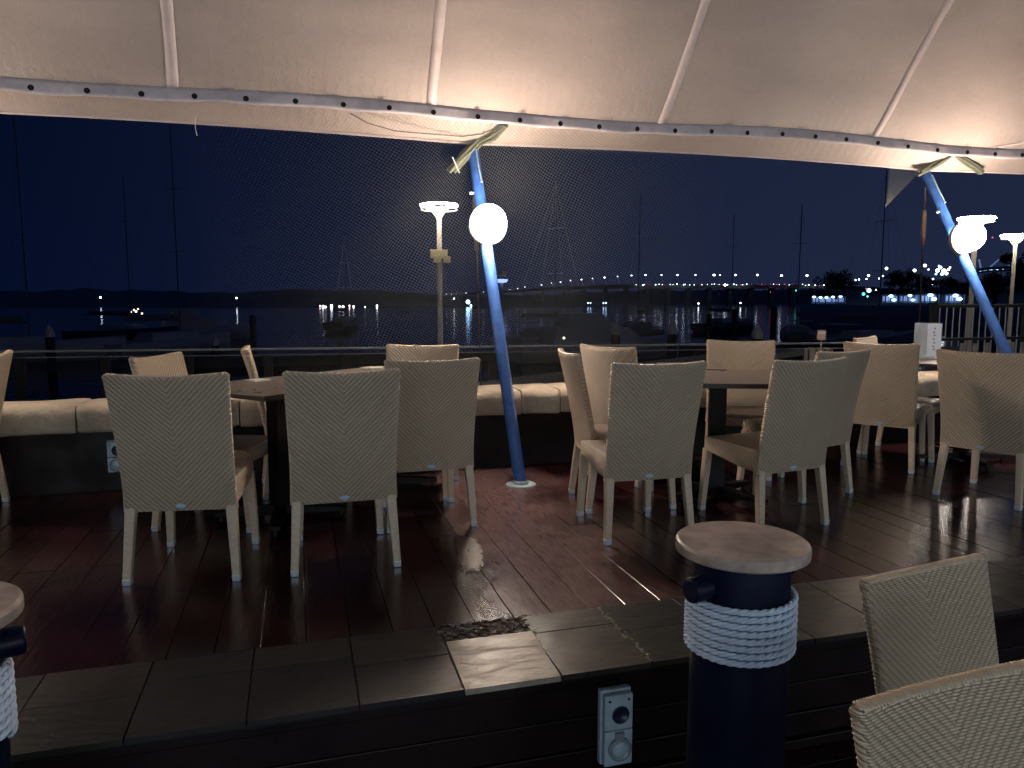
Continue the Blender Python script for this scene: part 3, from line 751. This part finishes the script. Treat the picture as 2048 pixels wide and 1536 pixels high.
# condiment box on the wall
M_box = mat('grey_tin', (.16, .155, .15), .4)
cb = empty('condiment_caddy', (4.42, 5.60, .587), radians(-25), 'small grey condiment caddy with a card clip on the stone wall', 'caddy')
m = MB(); m.box((0, 0, .006), (.22, .12, .012))
for s in (-1, 1): m.box((s * .107, 0, .12), (.006, .12, .24))
m.box((0, .057, .12), (.208, .006, .24)); m.build('tray', M_box, cb, bevel=.002)
for k in (-.065, .0, .065):
    m = MB(); m.box((k, -.01, .135), (.052, .08, .24)); m.build('container', M_box, cb, bevel=.006)
m = MB(); m.tube((.02, .02, .24), (.02, .02, .33), .004, .004, 6); m.box((.02, .015, .365), (.072, .004, .085)); m.build('card_clip', M_paper2 if False else mat('card', (.45, .33, .30), .6), cb)
m = MB()
for k in (-.02, 0, .02): m.box((.02 + k, .012, .385), (.012, .001, .018))
m.build('card_lettering', M_zip, cb)

# ================================================================ BOLLARDS
def bollard(x, y, label, ang):
    root = empty('bollard', (x, y, -.45), 0, label, 'bollard', 'navy mooring bollards with rope and timber caps')
    m = MB(); m.lathe([(.0, 0), (.137, 0), (.136, .6), (.134, 1.004)], n=48); m.build('pile', M_navy, root)
    m = MB(); m.lathe([(0, 1.004), (.178, 1.004), (.1825, 1.007), (.1835, 1.011), (.1835, 1.030), (.181, 1.036), (.1765, 1.0395), (.1725, 1.040), (.12, 1.041), (0, 1.041)], n=96, smooth=False); m.build('timber_cap', M_cap, root)
    # rope: eight laid turns, three strands each
    m = MB(); r0 = .136; pitch = .0205; nt = 8
    for sidx in range(3):
        pts = []; N = nt * 110
        for i in range(N + 1):
            a = 2 * pi * nt * i / N; tw = a * 12.33 + sidx * 2 * pi / 3
            z = .727 + pitch * a / (2 * pi); R = r0 + .0095
            rr_ = R + .0046 * cos(tw); zz = z + .0046 * sin(tw)
            pts.append((rr_ * cos(a), rr_ * sin(a), zz))
        m.path(pts, .0052, 6)
    m.build('rope', M_rope, root)
    m = MB(); d = Vector((cos(ang), sin(ang), 0)); c = Vector((0, 0, .925))
    m.path([c - d * .192, c - d * .190, c - d * .184, c + d * .174, c + d * .180, c + d * .182], lambda f: [.027, .033, .035, .035, .033, .027][int(round(f * 5))], 24, caps=True)
    m.build('cross_bar', M_navy, root)
bollard(1.190, 1.795, 'navy bollard with white rope and round timber cap before the step', radians(13))
bollard(-.80, 1.86, 'navy bollard cut off by the left edge of the photo', radians(20))

# ================================================================ POWER SOCKETS
def socket(x, y, z, w, h, label):
    root = empty('power_socket', (x, y, z), 0, label, 'power socket')
    d = .058
    m = MB(); m.box((0, -d * .25, 0), (w + .012, d * .5, h + .012)); m.build('back_box', M_sock, root, bevel=.006)
    m = MB()
    for s in (1, -1):
        m.box((0, -d * .75, s * h / 4), (w, d * .5, h / 2 - .003))
    m.build('face_plate', M_sock, root, bevel=.005)
    Mx = Matrix.Rotation(pi / 2, 4, 'X')
    m = MB(); m.lathe([(w * .30, 0), (w * .30, .006), (w * .26, .007), (w * .25, .002), (0, .002)], (0.005, -d, h * .22), 32, M=Mx); m.build('outlet', M_sockd, root)
    m = MB(); m.lathe([(w * .40, 0), (w * .40, .012), (w * .36, .016), (w * .30, .017), (w * .27, .010), (0, .012)], (0.002, -d, -h * .25), 32, M=Mx); m.box((0, -d - .006, -h * .055), (w * .3, .014, .02)); m.build('flap_cover', M_sockt, root)
    m = MB(); m.lathe([(w * .27, 0), (w * .2, .006), (0, .008)], (0.002, -d - .011, -h * .25), 24, M=Mx); m.build('cover_lens', M_sock, root)
    m = MB()
    for s in (-1, 1): m.lathe([(.005, .0), (.005, .0015), (0, .0015)], (s * w * .34, -d, h * .42), 10, M=Mx)
    m.build('screw', M_sockd, root)
socket(1.035, 2.318, -.228, .105, .262, 'weathered grey double power socket on the dark step riser')
socket(-1.158, 5.418, .235, .115, .20, 'grey double power socket on the low wall left of the wicker chairs')
m = MB(); m.path([(0, 0, 0), (0, -.015, -.03), (0, -.012, -.05)], .008, 8, caps=True); o = m.build('plug', M_zip, loc=(-1.10, 5.40, .11)); tag(o, 'small white plug hanging under the wall socket', 'plug')

# ================================================================ QUAY RAIL, RAMP, FENCE, POSTS
rail = empty('quay_railing', c2d(RA.x, RA.y, -.7), 0, 'long metal handrail on timber posts along the quay edge', 'railing')
rloc = c2d(RA.x, RA.y, -.7)
def rp(d, z): q = RA + rd * d; return c2d(q.x, q.y, z) - rloc
m = MB(); m.path([rp(-4 + 20 * i / 10, .37 + (.0)) for i in range(11)], .022, 10, caps=True); m.build('handrail', M_rail, rail)
m = MB(); m.path([rp(-4 + 20 * i / 10, .265) for i in range(11)], .009, 8, caps=True); m.build('lower_rail', M_rail, rail)
ar = atan2((c2d(rd.x, rd.y, 0)).y, (c2d(rd.x, rd.y, 0)).x)
d = -2.9
while d < 15.2:
    m = MB(); p = rp(d, -.22); m.box(p, (.16, .07, .96), rz=ar); m.build('post', M_post, rail); d += 1.38
ra = at(955, 787, 8.2); rb = at(1645, 696, 12.6)
rmp = empty('gangway_ramp', (ra + rb) / 2, 0, 'pale sloping gangway edge beyond the low wall', 'gangway')
m = MB(); cc = (ra + rb) / 2; dr = (rb - ra); nn = Vector((-dr.y, dr.x, 0)).normalized()
vs = []
for p in (ra, rb):
    for (o1, z) in ((0, -.08), (0, .0), (.06, .0), (.06, -.08)): vs.append(p - cc + nn * o1 + Vector((0, 0, z)))
m.add(vs, [(0, 1, 2, 3), (7, 6, 5, 4), (0, 4, 5, 1), (1, 5, 6, 2), (2, 6, 7, 3), (3, 7, 4, 0)]); m.build('edge_beam', M_beam, rmp)
m = MB(); vs = []
for p in (ra, rb):
    for (o1, z) in ((.06, -.10), (.06, -.04), (1.1, -.04), (1.1, -.10)): vs.append(p - cc + nn * o1 + Vector((0, 0, z)))
m.add(vs, [(0, 1, 2, 3), (7, 6, 5, 4), (0, 4, 5, 1), (1, 5, 6, 2), (2, 6, 7, 3), (3, 7, 4, 0)]); m.build('walkway', M_conc, rmp)
for f in (.05, .35, .65, .95):
    m = MB(); p = ra + dr * f - cc; zb = -.7 - cc.z; m.box((p.x + nn.x * .08, p.y + nn.y * .08, (p.z - .1 + zb) / 2), (.1, .1, p.z - .1 - zb)); m.build('support_post', M_post, rmp)
# security fence at right
fa = at(1858, 640, 12.5); fb = at(2230, 640, 14.0)
fen = empty('security_fence', (fa.x, fa.y, -.7), 0, 'dark metal bar fence with gate posts right of the menu holder', 'fence')
dv = Vector((fb.x - fa.x, fb.y - fa.y, 0)); fl = dv.length; du = dv.normalized(); fr_ = atan2(du.y, du.x)
for nm, z, r in (('top_rail', 1.86, .03), ('middle_rail', 1.30, .025), ('bottom_rail', .12, .025)):
    m = MB(); m.tube(Vector((0, 0, z)), du * fl + Vector((0, 0, z)), r, r, 8); m.build(nm, M_rail2 if False else M_post, fen)
for k in range(3):
    m = MB(); m.box(du * (fl * (.02 + .47 * k)) + Vector((0, 0, .96)), (.09, .09, 1.92), rz=fr_); m.build('post', M_post, fen)
m = MB()
for k in range(30): m.tube(du * (fl * (k + .5) / 30) + Vector((0, 0, .12)), du * (fl * (k + .5) / 30) + Vector((0, 0, 1.86)), .011, .011, 6)
m.build('bars', M_rail, fen)
M_pal = mat('pale_paling', (.42, .38, .33), .7, bump=(10, .3, .004))
pf = at(1930, 640, 11.0); pk = empty('paling_fence', (pf.x, pf.y, -.7), fr_, 'pale upright palings behind the foot of the right mast', 'fence')
for k in range(7):
    m = MB(); m.box((k * .245, 0, .68), (.085, .03, 1.30 - .02 * (k % 2))); m.build('paling', M_pal, pk)
m = MB(); m.box((.72, .025, .3), (1.7, .02, .06)); m.box((.72, .025, 1.0), (1.7, .02, .06)); m.build('cross_rail', M_post, pk)
gp = at(1893, 675, 12.0); m = MB()
for k in range(14): m.box((k * .045 - .3, .01 * (k % 2), .62), (.044, .02, 1.2))
gs = m.build('corrugated_panel', mat('grey_sheet', (.12, .115, .11), .5), loc=(gp.x, gp.y, -.7)); gs.rotation_euler = (0, 0, -.1); tag(gs, 'grey corrugated sheet panel behind the menu holder', 'panel')

def ring_post(px, ytop, D, label, extra=False):
    t = at(px, ytop, D); root = empty('ring_lamp_post', (t.x, t.y, -.7), 0, label, 'lamp post', 'ring-headed lamp posts on the quay')
    H = t.z + .7
    m = MB(); m.tube((0, 0, 0), (0, 0, H - .30), .052, .045, 16); m.build('post', M_beam2, root)
    m = MB(); m.lathe([(.14, 0), (.14, .05), (.07, .08), (.06, .16)], n=20); m.build('base', M_beam2, root)
    R = .325
    m = MB()
    m.lathe([(.045, H - .30), (.06, H - .18), (.12, H - .08), (.13, H - .06), (.05, H - .10), (0, H - .12)], n=20)
    for a in range(4):
        t_ = pi / 4 + a * pi / 2; m.path([(.05 * cos(t_), .05 * sin(t_), H - .22), (.16 * cos(t_), .16 * sin(t_), H - .09), (R * cos(t_), R * sin(t_), H - .02)], .014, 8)
    m.build('head_bracket', M_beam2, root)
    m = MB(); m.torus((0, 0, H), R, .019, 48, 10); m.build('light_ring', E_ring, root)
    m = MB(); m.torus((0, 0, H - .075), R * 1.02, .011, 48, 8); m.build('lower_ring', M_gring, root)
    if extra:
        m = MB()
        for s in (-1, 1):
            m.box((s * .085 - .02, -.05, H - .88), (.14, .07, .16)); m.box((s * .09 + .03, -.06, H - .98), (.13, .08, .11))
        m.tube((-.17, -.04, H - .93), (.17, -.04, H - .93), .015, .015, 8)
        m.build('floodlight_pair', M_flood, root, bevel=.01)
M_beam2 = mat('lamp_post_paint', (.62, .56, .48), .5, bump=(20, .2, .002), var=(6, .1)); M_flood = mat('bird_spikes_box', (.60, .50, .28), .5, bump=(60, .6, .006))
ring_post(878, 411, 14.0, 'slender lamp post with glowing ring head left of the central mast', True)
ring_post(1953, 437, 15.5, 'ring-headed lamp post directly behind the right globe lamp')
ring_post(2032, 471, 19.5, 'ring-headed lamp post at the right edge, farthest of the three')

# ================================================================ MARINA
def yacht(px, D, L, hm, ang, label, dark=False, power=False):
    p = at(px, 650, D); root = empty('power_boat' if power else 'sailing_yacht', (p.x, p.y, WZ), ang, label, 'boat', 'boats moored in the dark marina')
    m = MB(); vs = []; N = 14
    for i in range(N + 1):
        f = i / N; x = -L / 2 + L * f; w = L * .15 * (sin(pi * min(1, .28 + f * .72)) ** .6) * (1 if f < .999 else .02)
        sh = .9 + .5 * f * f
        vs += [(x, -w * .6, -.1), (x, -w, .35), (x, -w * 1.05, sh), (x, w * 1.05, sh), (x, w, .35), (x, w * .6, -.1)]
    fs = [(i * 6 + k, i * 6 + k + 1, i * 6 + 7 + k, i * 6 + 6 + k) for i in range(N) for k in range(5)]
    m.add(vs, fs, True); m.add(vs[:6], [(5, 4, 3, 2, 1, 0)]); m.build('hull', M_hulld if dark else M_hull, root)
    m = MB()
    if power:
        m.frus((-L * .05, 0, .95), (L * .55, L * .22), (-L * .08, 0, 1.9), (L * .42, L * .18)); m.frus((-L * .10, 0, 1.9), (L * .28, L * .17), (-L * .12, 0, 2.7), (L * .2, L * .14))
    else:
        m.frus((-L * .03, 0, .95), (L * .42, L * .17), (-L * .04, 0, 1.45), (L * .34, L * .13)); m.box((-L * .32, 0, 1.9), (L * .16, L * .2, .06))
    m.build('cabin', M_hull, root, bevel=.05)
    if hm:
        m = MB(); m.tube((L * .06, 0, 1), (L * .06, 0, hm), .045, .03, 8)
        for z in (.45, .72): m.tube((L * .06, -L * .07, hm * z), (L * .06, L * .07, hm * z), .014, .014, 6)
        m.build('mast', M_alu, root)
        m = MB(); m.tube((L * .05, 0, 2.2), (-L * .36, 0, 2.3), .07, .07, 8); m.tube((L * .03, 0, 2.4), (-L * .34, 0, 2.45), .16, .10, 8); m.build('boom', M_alu, root)
        m = MB()
        for q in ((L * .49, 0, 1.4), (-L * .49, 0, .95), (0, L * .14, 1), (0, -L * .14, 1)): m.tube((L * .06, 0, hm * .98), q, .006, .006, 4)
        m.build('stays', M_alu, root)
yacht(30, 42, 11, 15, .2, 'large pale yacht moored at the far left with tall mast')
yacht(250, 62, 10, 13.5, -.5, 'pale yacht left of centre in the dark marina', dark=True)
yacht(345, 48, 10, 14.5, .9, 'yacht with a bright mast between the left chairs and the shore lights')
yacht(395, 66, 9, 0, .3, 'motor cruiser behind the left chairs', power=True)
yacht(690, 90, 9, 11, 1.2, 'dark yacht beneath the row of distant warm lights', dark=True)
yacht(1100, 55, 10, 12, .6, 'yacht seen through the netting right of the mast')
yacht(1200, 44, 11, 0, .1, 'long motor boat behind the middle table', power=True)
yacht(1278, 70, 10, 13, 1.3, 'yacht whose mast rises above the bridge lights', dark=True)
yacht(1455, 85, 10, 13, .4, 'yacht with thin mast left of the pier', dark=True)
yacht(1595, 60, 9, 11, 1.0, 'dark yacht at right near the lit wharf', dark=True)
yacht(1745, 50, 10, 12, .2, 'dark yacht in front of the lit pavilions', dark=True)
for i, (px, yt, D, lab) in enumerate([(98, 648, 36, 'conical-capped pile beside the large pale yacht'), (430, 668, 40, 'capped pile behind the left table chairs'), (1232, 642, 34, 'capped pile above the long motor boat'),
        (1345, 640, 33, 'capped pile centred above the middle table'), (1515, 646, 30, 'capped pile right of the lit facing chair'), (1418, 626, 60, 'slim dark pile by the light reflections'), (1470, 618, 55, 'dark pile between two water reflections'), (1548, 612, 52, 'tall dark pile left of the wharf'), (505, 630, 50, 'dark pile in the left of the marina')]):
    t = at(px, yt, D); root = empty('mooring_pile', (t.x, t.y, WZ), 0, lab, 'pile', 'mooring piles in the marina')
    H = t.z - WZ; m = MB(); m.tube((0, 0, -.2), (0, 0, H - .42), .20, .20, 14); m.build('pile_shaft', M_pile, root)
    m = MB(); m.lathe([(.22, H - .62), (.24, H - .45), (.22, H - .38), (.03, H), (0, H)] if i < 5 else [(.2, H - .45), (.2, H), (0, H)], n=14); m.build('pile_cap', M_pcap if i < 5 else M_pile, root)
# floating jetty
ja = at(300, 700, 38); jb = at(1720, 676, 52)
m = MB(); dj = jb - ja; m.box(((ja.x + jb.x) / 2, (ja.y + jb.y) / 2, WZ + .25), (dj.length, 1.6, .5), rz=atan2(dj.y, dj.x))
tag(m.build('floating_jetty', M_conc), 'long low dark floating jetty across the marina', 'jetty')

def bulb(px, py, D, rpx, M, label, cat='light', group=None, name='distant_light'):
    p = at(px, py, D); m = MB(); m.sphere((0, 0, 0), rpx / 1500 * D, 10, 6)
    o = m.build(name, M, loc=p); return tag(o, label, cat, group)
# ---- bridge with street lamps
BL = [(884, 588.3, 1), (893, 588, 1), (903, 588, 1.0), (912, 587.5, 1), (932, 586, 1.2), (967, 584, 1.2), (1020, 579, 1.2), (1035, 577, 1.2), (1050, 574, 1.4), (1083, 570, 1.8), (1103, 566, 1.2), (1121, 564, 1.8), (1141, 561, 1.8),
      (1163, 559, 2.0), (1185, 557, 1.6), (1209, 555, 2.4), (1235, 553, 1.8), (1263, 551, 2.2), (1291, 550, 2.6), (1323, 550, 2.0), (1355, 550, 2.6), (1391, 550, 2.2), (1428, 550, 3.8), (1440, 550, 2.0), (1471, 550, 3.2), (1515, 550, 3.4), (1563, 551, 3.4), (1614, 551, 3.6)]
def bD(px): return 620 + max(0, (1240 - px)) * 1.4
def deckpy(px): return 571.5 + max(0, (1260 - px) / 380) ** 1.5 * 19
bro = at(1400, 572, bD(1400)); br = empty('road_bridge', bro, 0, 'long dark road bridge across the water lined with lamps', 'bridge')
m = MB(); vs = []; N = 60
for i in range(N + 1):
    px = 870 + (1760 - 870) * i / N; p = at(px, deckpy(px) + (max(0, px - 1640) * .05), bD(px)) - bro
    for (dy, dz) in ((0, 1.1), (0, -2.2), (12, -2.2), (12, 1.1)): vs.append(p + c2d(0, dy, 0) + Vector((0, 0, dz)))
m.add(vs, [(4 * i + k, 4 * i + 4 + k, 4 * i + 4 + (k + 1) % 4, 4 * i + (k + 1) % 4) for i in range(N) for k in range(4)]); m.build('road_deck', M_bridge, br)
for i in range(17):
    px = 960 + 42 * i; p = at(px, deckpy(px), bD(px)) - bro
    m = MB(); zt = p.z - 2; zb = WZ - bro.z - .5; q = c2d(0, 6, 0)
    m.box((p.x + q.x, p.y + q.y, (zt + zb) / 2), (3.0, 8, zt - zb), rz=-YAW); m.build('pier', M_bridge, br)
for i, (px, py, r) in enumerate(BL):
    D = bD(px); p = at(px, py, D); q = at(px + 4, deckpy(px), D); root = empty('street_lamp', (q.x, q.y, q.z + 1), 0, 'street lamp standing on the distant bridge', 'street lamp', 'street lamps along the bridge')
    m = MB(); m.tube((0, 0, 0), (p.x - q.x, p.y - q.y, max(.6, p.z - q.z - 1)), .14, .10, 6); m.build('column', M_bridge, root)
    m = MB(); m.sphere((p.x - q.x, p.y - q.y, p.z - q.z - 1), r * .50 / 1500 * D, 10, 6, sc=(1.3, 1, .9)); m.build('lantern', E_white, root)
rr = random.Random(21)
for i in range(46):
    px = 1275 + 370 * i / 45 + rr.uniform(-4, 4); py = 568.5 + rr.uniform(-1, 1.5) + max(0, px - 1560) * .02
    red = rr.random() < .3
    bulb(px, py, 617, rr.choice([.5, .6, .9]), E_red if red else E_white, 'tiny red tail light of traffic on the bridge' if red else 'tiny white headlight of traffic on the bridge', 'car light', 'traffic lights crawling over the bridge', 'vehicle_light')
# ---- scattered shore lights
G2 = 'scattered shore lights'
for px, py, r, M, lab in [(201, 595, 1.8, E_white, 'single white light low on the far left shore'), (473, 596, 1.6, E_white, 'single white light above the edge-on wicker chair'), (1128, 676, 2.4, E_warm, 'warm dock light seen through the net'),
        (936, 604, 4.2, E_blue, 'bright blue-white light just left of the central mast'), (942, 611, 2, E_blue, 'small blue light under the brighter one near the mast'), (908, 597, 1.2, E_white, 'faint light left of the stay cable'),
        (1176, 606, 1.2, E_blue, 'left light of a small bluish pair under the bridge'), (1181, 606, 1.2, E_blue, 'right light of a small bluish pair under the bridge'), (1207, 606, 1.3, E_blue, 'left light of the second bluish pair'), (1212, 606, 1.2, E_blue, 'right light of the second bluish pair'), (1211, 623, 1.4, E_warm, 'small warm light below the second bluish pair'),
        (1397, 607, 1.5, E_white, 'white light on the water between two piles'), (1481, 606, 1.3, E_white, 'white light on the water left of the wharf'), (1541, 584, .9, E_red, 'small red beacon under the bridge deck'), (1592, 581, 1.3, E_green, 'green beacon under the bridge end'), (1450, 570, 2.2, E_white, 'brighter white light on the bridge deck')]:
    D = 30 if py > 670 else 400
    bulb(px, py, D, r, M, lab, group=None)
for i, px in enumerate([640, 646, 651, 663, 679, 686, 699, 707, 730, 754]):
    bulb(px, 611.5 + (i % 3), 370, [1.2, 2.0, 1.6, 2.4, 1.6, 2.0, 1.5, 1.4, 1, 1.6][i], E_white if i % 2 else emat('pinkish_lamp', (1, .8, .75), 6), 'light in the row on the far shore left of the lamp post', 'light', 'row of lights on the far shore left of the lamp post')
for i, (px, py) in enumerate([(262, 624), (268, 620), (272, 623), (276, 618), (284, 627)]):
    bulb(px, py, 66, [1.4, 1.6, 2.0, 1.5, 1.6][i], E_warmdim if False else E_warm, 'small warm cabin light on the boats at left', 'light', 'warm cabin lights on the boats at left')
# small tower by the mast
tw = at(1003, 590, 380); root = empty('signal_tower', (tw.x, tw.y, WZ), 0, 'small blue-lit tower just right of the central mast', 'tower')
m = MB(); m.tube((0, 0, 0), (0, 0, at(0, 566, 380).z - WZ), 1.1, .9, 10); m.build('shaft', M_wallb, root)
m = MB(); zt = at(0, 560, 380).z - WZ; m.lathe([(2.2, zt - 1.2), (3.2, zt - .4), (3.2, zt + .3), (0, zt + .5)], n=16); m.build('lit_deck', E_win, root)
m = MB(); zt2 = at(0, 547, 380).z - WZ; m.lathe([(2.2, zt2 - 1.2), (2.2, zt2 + 1), (0, zt2 + 1.3)], n=14); m.build('top_room', M_wallb, root)

# ---- wharf, pavilions and trees at right
def pavilion(px0, px1, py_eave, py_base, D, label, lamps, lamp_r):
    a = at(px0, py_base, D); b = at(px1, py_base, D); c = (a + b) / 2; w = (b - a).length; z1 = at(px0, py_eave, D).z
    root = empty('wharf_pavilion', (c.x, c.y, a.z), -YAW, label, 'building', 'lit pavilions along the far wharf'); h = z1 - a.z
    m = MB(); m.box((0, 3, h * .45), (w * .92, 5, h * .9)); m.build('wall', M_wallb, root)
    m = MB(); m.frus((0, 2.5, h), (w, 9), (0, 2.5, h * 1.75), (w * .55, 1.5)); m.build('roof', M_roof, root)
    for k in range(4):
        m = MB(); m.box((w * (-.42 + .28 * k), -1.2, h / 2), (.25, .25, h)); m.build('post', M_wallb, root)
    for (lx, ly) in lamps:
        p = at(lx, ly, D - 1.5) - Vector((c.x, c.y, a.z)); R = Matrix.Rotation(YAW, 3, 'Z'); q = R @ p
        m = MB(); m.sphere(q, lamp_r / 1500 * D, 10, 6, sc=(1.5, 1, .8)); m.build('lamp', E_blue, root)
    m = MB()
    for k in range(5):
        m.box((w * (-.36 + .18 * k), .46, h * .5), (w * .13, .06, h * .55))
    m.build('window', E_dimblue, root)
E_dimblue = emat('dim_blue_glow', (.25, .36, .9), .35)
pavilion(1622, 1694, 592, 607, 240, 'blue-lit wharf shed at the water, leftmost of the lit buildings', [(1628, 594), (1641, 595), (1653, 595), (1666, 594), (1681, 593)], 2.2)
pavilion(1764, 1798, 589, 606, 230, 'lit pavilion right of the green lights', [(1782, 592), (1788, 600)], 3.0)
pavilion(1799, 1832, 589, 606, 230, 'lit pavilion second from the green lights', [(1820, 591), (1826, 600)], 2.6)
pavilion(1842, 1876, 588, 606, 225, 'lit pavilion third from the green lights', [(1861, 590), (1868, 598)], 3.6)
pavilion(1890, 1926, 588, 606, 225, 'lit pavilion beside the right mast', [(1911, 591), (1919, 598)], 3.6)
for px, py, r, M, lab in [(1773, 537, 3.0, E_white, 'white street light above the right-hand trees'), (1737, 551, 2.6, E_white, 'white street light right of the dark round tree'), (1733, 558, 1.5, E_white, 'small light under the street light by the round tree'), (1711, 560, 1.6, E_white, 'left light of a thin pair beyond the tree'), (1718, 559, 1.6, E_white, 'right light of a thin pair beyond the tree'), (1766, 552, 1.6, E_white, 'small street light among the trees'), (1758, 557, 1.4, E_white, 'faint street light among the trees'),
        (1829, 541, 3.4, E_white, 'bright street light left of the hanging stay cable'), (1850, 531, 3.2, E_white, 'bright street light right of the hanging stay cable'), (1857, 539, 1.6, E_white, 'small light below the bright street light'), (1866, 558, 1.8, E_white, 'small white light on the hillside'), (1864, 568, 2.2, E_white, 'white light lower on the hillside'), (1900, 535, 1.8, E_white, 'white light beside the blue-white cluster'), (1752, 580, 1.4, E_white, 'little light at the wharf end'), (1759, 585, 1.8, E_white, 'light between the green lamp and the pavilions'),
        (1738, 581, 4.6, E_blue, 'large cyan-blue lamp at the wharf'), (1727, 588, 3.4, E_green, 'green lamp at the wharf'), (1735, 593, 2.0, E_green, 'small green lamp below the cyan one'), (1732, 577, 1.3, E_red, 'small red light over the cyan lamp'),
        (1985, 475, 1.8, E_red, 'red aircraft warning light right of the right globe lamp')]:
    bulb(px, py, 250, r * .85, M, lab)
for i, (px, py, r) in enumerate([(1875, 541, 3.5), (1881, 535, 3), (1888, 542, 4.2), (1884, 548, 3), (1893, 547, 3), (1878, 532, 1.8), (1897, 539, 2.2), (1872, 548, 2.0)]):
    bulb(px, py, 252, r * .95, E_blue if i % 2 else E_white, 'lamp of the bright blue-white cluster on the hill', 'light', 'cluster of floodlights on the hill')
# lattice loader: its blue light is put into glowing struts and added bulbs
lo_ = at(1960, 541, 245); root = empty('ship_loader', lo_, -YAW, 'blue-lit lattice loader boom behind the right lamp posts', 'crane')
R3 = Matrix.Rotation(YAW, 3, 'Z')
def lp(px, py): return R3 @ (at(px, py, 245) - lo_)
m = MB(); m.path([lp(1950, 541), lp(1975, 537), lp(2012, 535), lp(2060, 531)], .55, 6); m.path([lp(1952, 546), lp(1975, 542), lp(2012, 541), lp(2060, 538)], .35, 6)
m.build('boom', M_wallb, root)
m = MB()
for a, b in (((1958, 519), (1963, 541)), ((1977, 537), (1998, 519)), ((1963, 541), (1977, 537)), ((2030, 520), (2012, 536))): m.tube(lp(*a), lp(*b), .22, .22, 6)
m.build('strut', E_dimblue, root)
for k in range(16):
    if k % 4 == 0: m = MB()
    m.sphere(lp(1953 + k * 3.8, 541 - k * .4 + (k % 3)), .22, 6, 4)
    if k % 4 == 3: m.build('added_glow_bulb', E_blue, root)

def tree(px, py_top, py_bot, D, wpx, label, seed, palm=False):
    t = at(px, py_top, D); b = at(px, py_bot, D); H = t.z - b.z; Wm = wpx / 1500 * D; rr = random.Random(seed)
    root = empty('shore_tree', (b.x, b.y, b.z), 0, label, 'tree', 'dark trees on the wooded point')
    m = MB(); m.path([(0, 0, -1), (.1, 0, H * .3), (.2, .1, H * .7)], lambda f: .35 * (1 - .6 * f), 8)
    for k in range(5):
        a = rr.uniform(0, 6.28); m.path([(.1, 0, H * .35), (cos(a) * Wm * .2, sin(a) * Wm * .2, H * .6), (cos(a) * Wm * .35, sin(a) * Wm * .35, H * .8)], .12, 5)
    m.build('trunk', M_pile, root)
    m = MB(); vs = []; fs = []
    cl = [(rr.uniform(-.42, .42) * Wm, rr.uniform(-.3, .3) * Wm, H * rr.uniform(.3, .92)) for _ in range(26)]
    cl = [c for c in cl if (c[0] / (Wm * .5)) ** 2 + ((c[2] - H * .45) / (H * .55)) ** 2 < 1]
    for c in cl:
        R = Wm * rr.uniform(.08, .16)
        for _ in range(110):
            d = Vector((rr.gauss(0, 1), rr.gauss(0, 1), rr.gauss(0, .8))).normalized() * R * rr.uniform(.5, 1.1); p = Vector(c) + d
            s = H * .035 + .1; a = Vector((rr.uniform(-1, 1), rr.uniform(-1, 1), rr.uniform(-1, 1))).normalized() * s; q = a.orthogonal().normalized() * s * .6
            n = len(vs); vs += [p - a, p + q, p + a, p - q]; fs.append((n, n + 1, n + 2, n + 3))
    m.add(vs, fs); m.build('crown', M_leaf, root)
tree(1672, 545, 592, 236, 80, 'dark round tree above the blue-lit wharf shed', 1)
tree(1800, 543, 588, 232, 66, 'dark broad tree behind the pavilions at left', 2)
tree(1845, 556, 590, 234, 60, 'dark low tree behind the third pavilion', 3)
tree(1905, 555, 592, 236, 60, 'dark tree behind the right mast foot', 4)
tree(1990, 548, 600, 120, 110, 'large dark tree between the two right lamp posts', 5)
tree(2060, 500, 610, 90, 120, 'tall dark tree at the right edge of the photo', 6)
tree(1965, 562, 604, 160, 70, 'dark bushy tree beside the right lamp post', 7)

# ================================================================ ADDED UNSEEN RESTAURANT FRONT behind the camera (glowing windows light the chair backs)
rf = empty('added_restaurant_front', (1, -5.2, -.45), 0, 'added unseen restaurant front with lit windows behind the lower deck', 'building')
M_addedwall = mat('added_render_wall', (.22, .19, .16), .8, bump=(20, .3, .004)); E_addedwin = emat('added_window_glow', (.82, .96, 1.05), 2.9)
m = MB(); m.box((0, -.2, .3), (16, .3, .6)); m.box((0, -.2, 3.4), (16, .3, 1.0))
for k in range(7): m.box((-7.9 + k * 2.633, -.2, 1.75), (.25, .3, 2.3))
m.build('wall', M_addedwall, rf)
for k in range(6):
    xc = -7.9 + 2.633 * (k + .5); m = MB(); m.box((xc, -.25, 1.75), (2.36, .02, 2.28)); w_ = m.build('window', E_addedwin, rf)  # added glowing window of the unseen front
    m = MB(); m.box((xc, -.12, 1.75), (.06, .06, 2.28)); m.box((xc, -.12, 1.2), (2.36, .05, .05)); m.build('frame', M_black, w_)
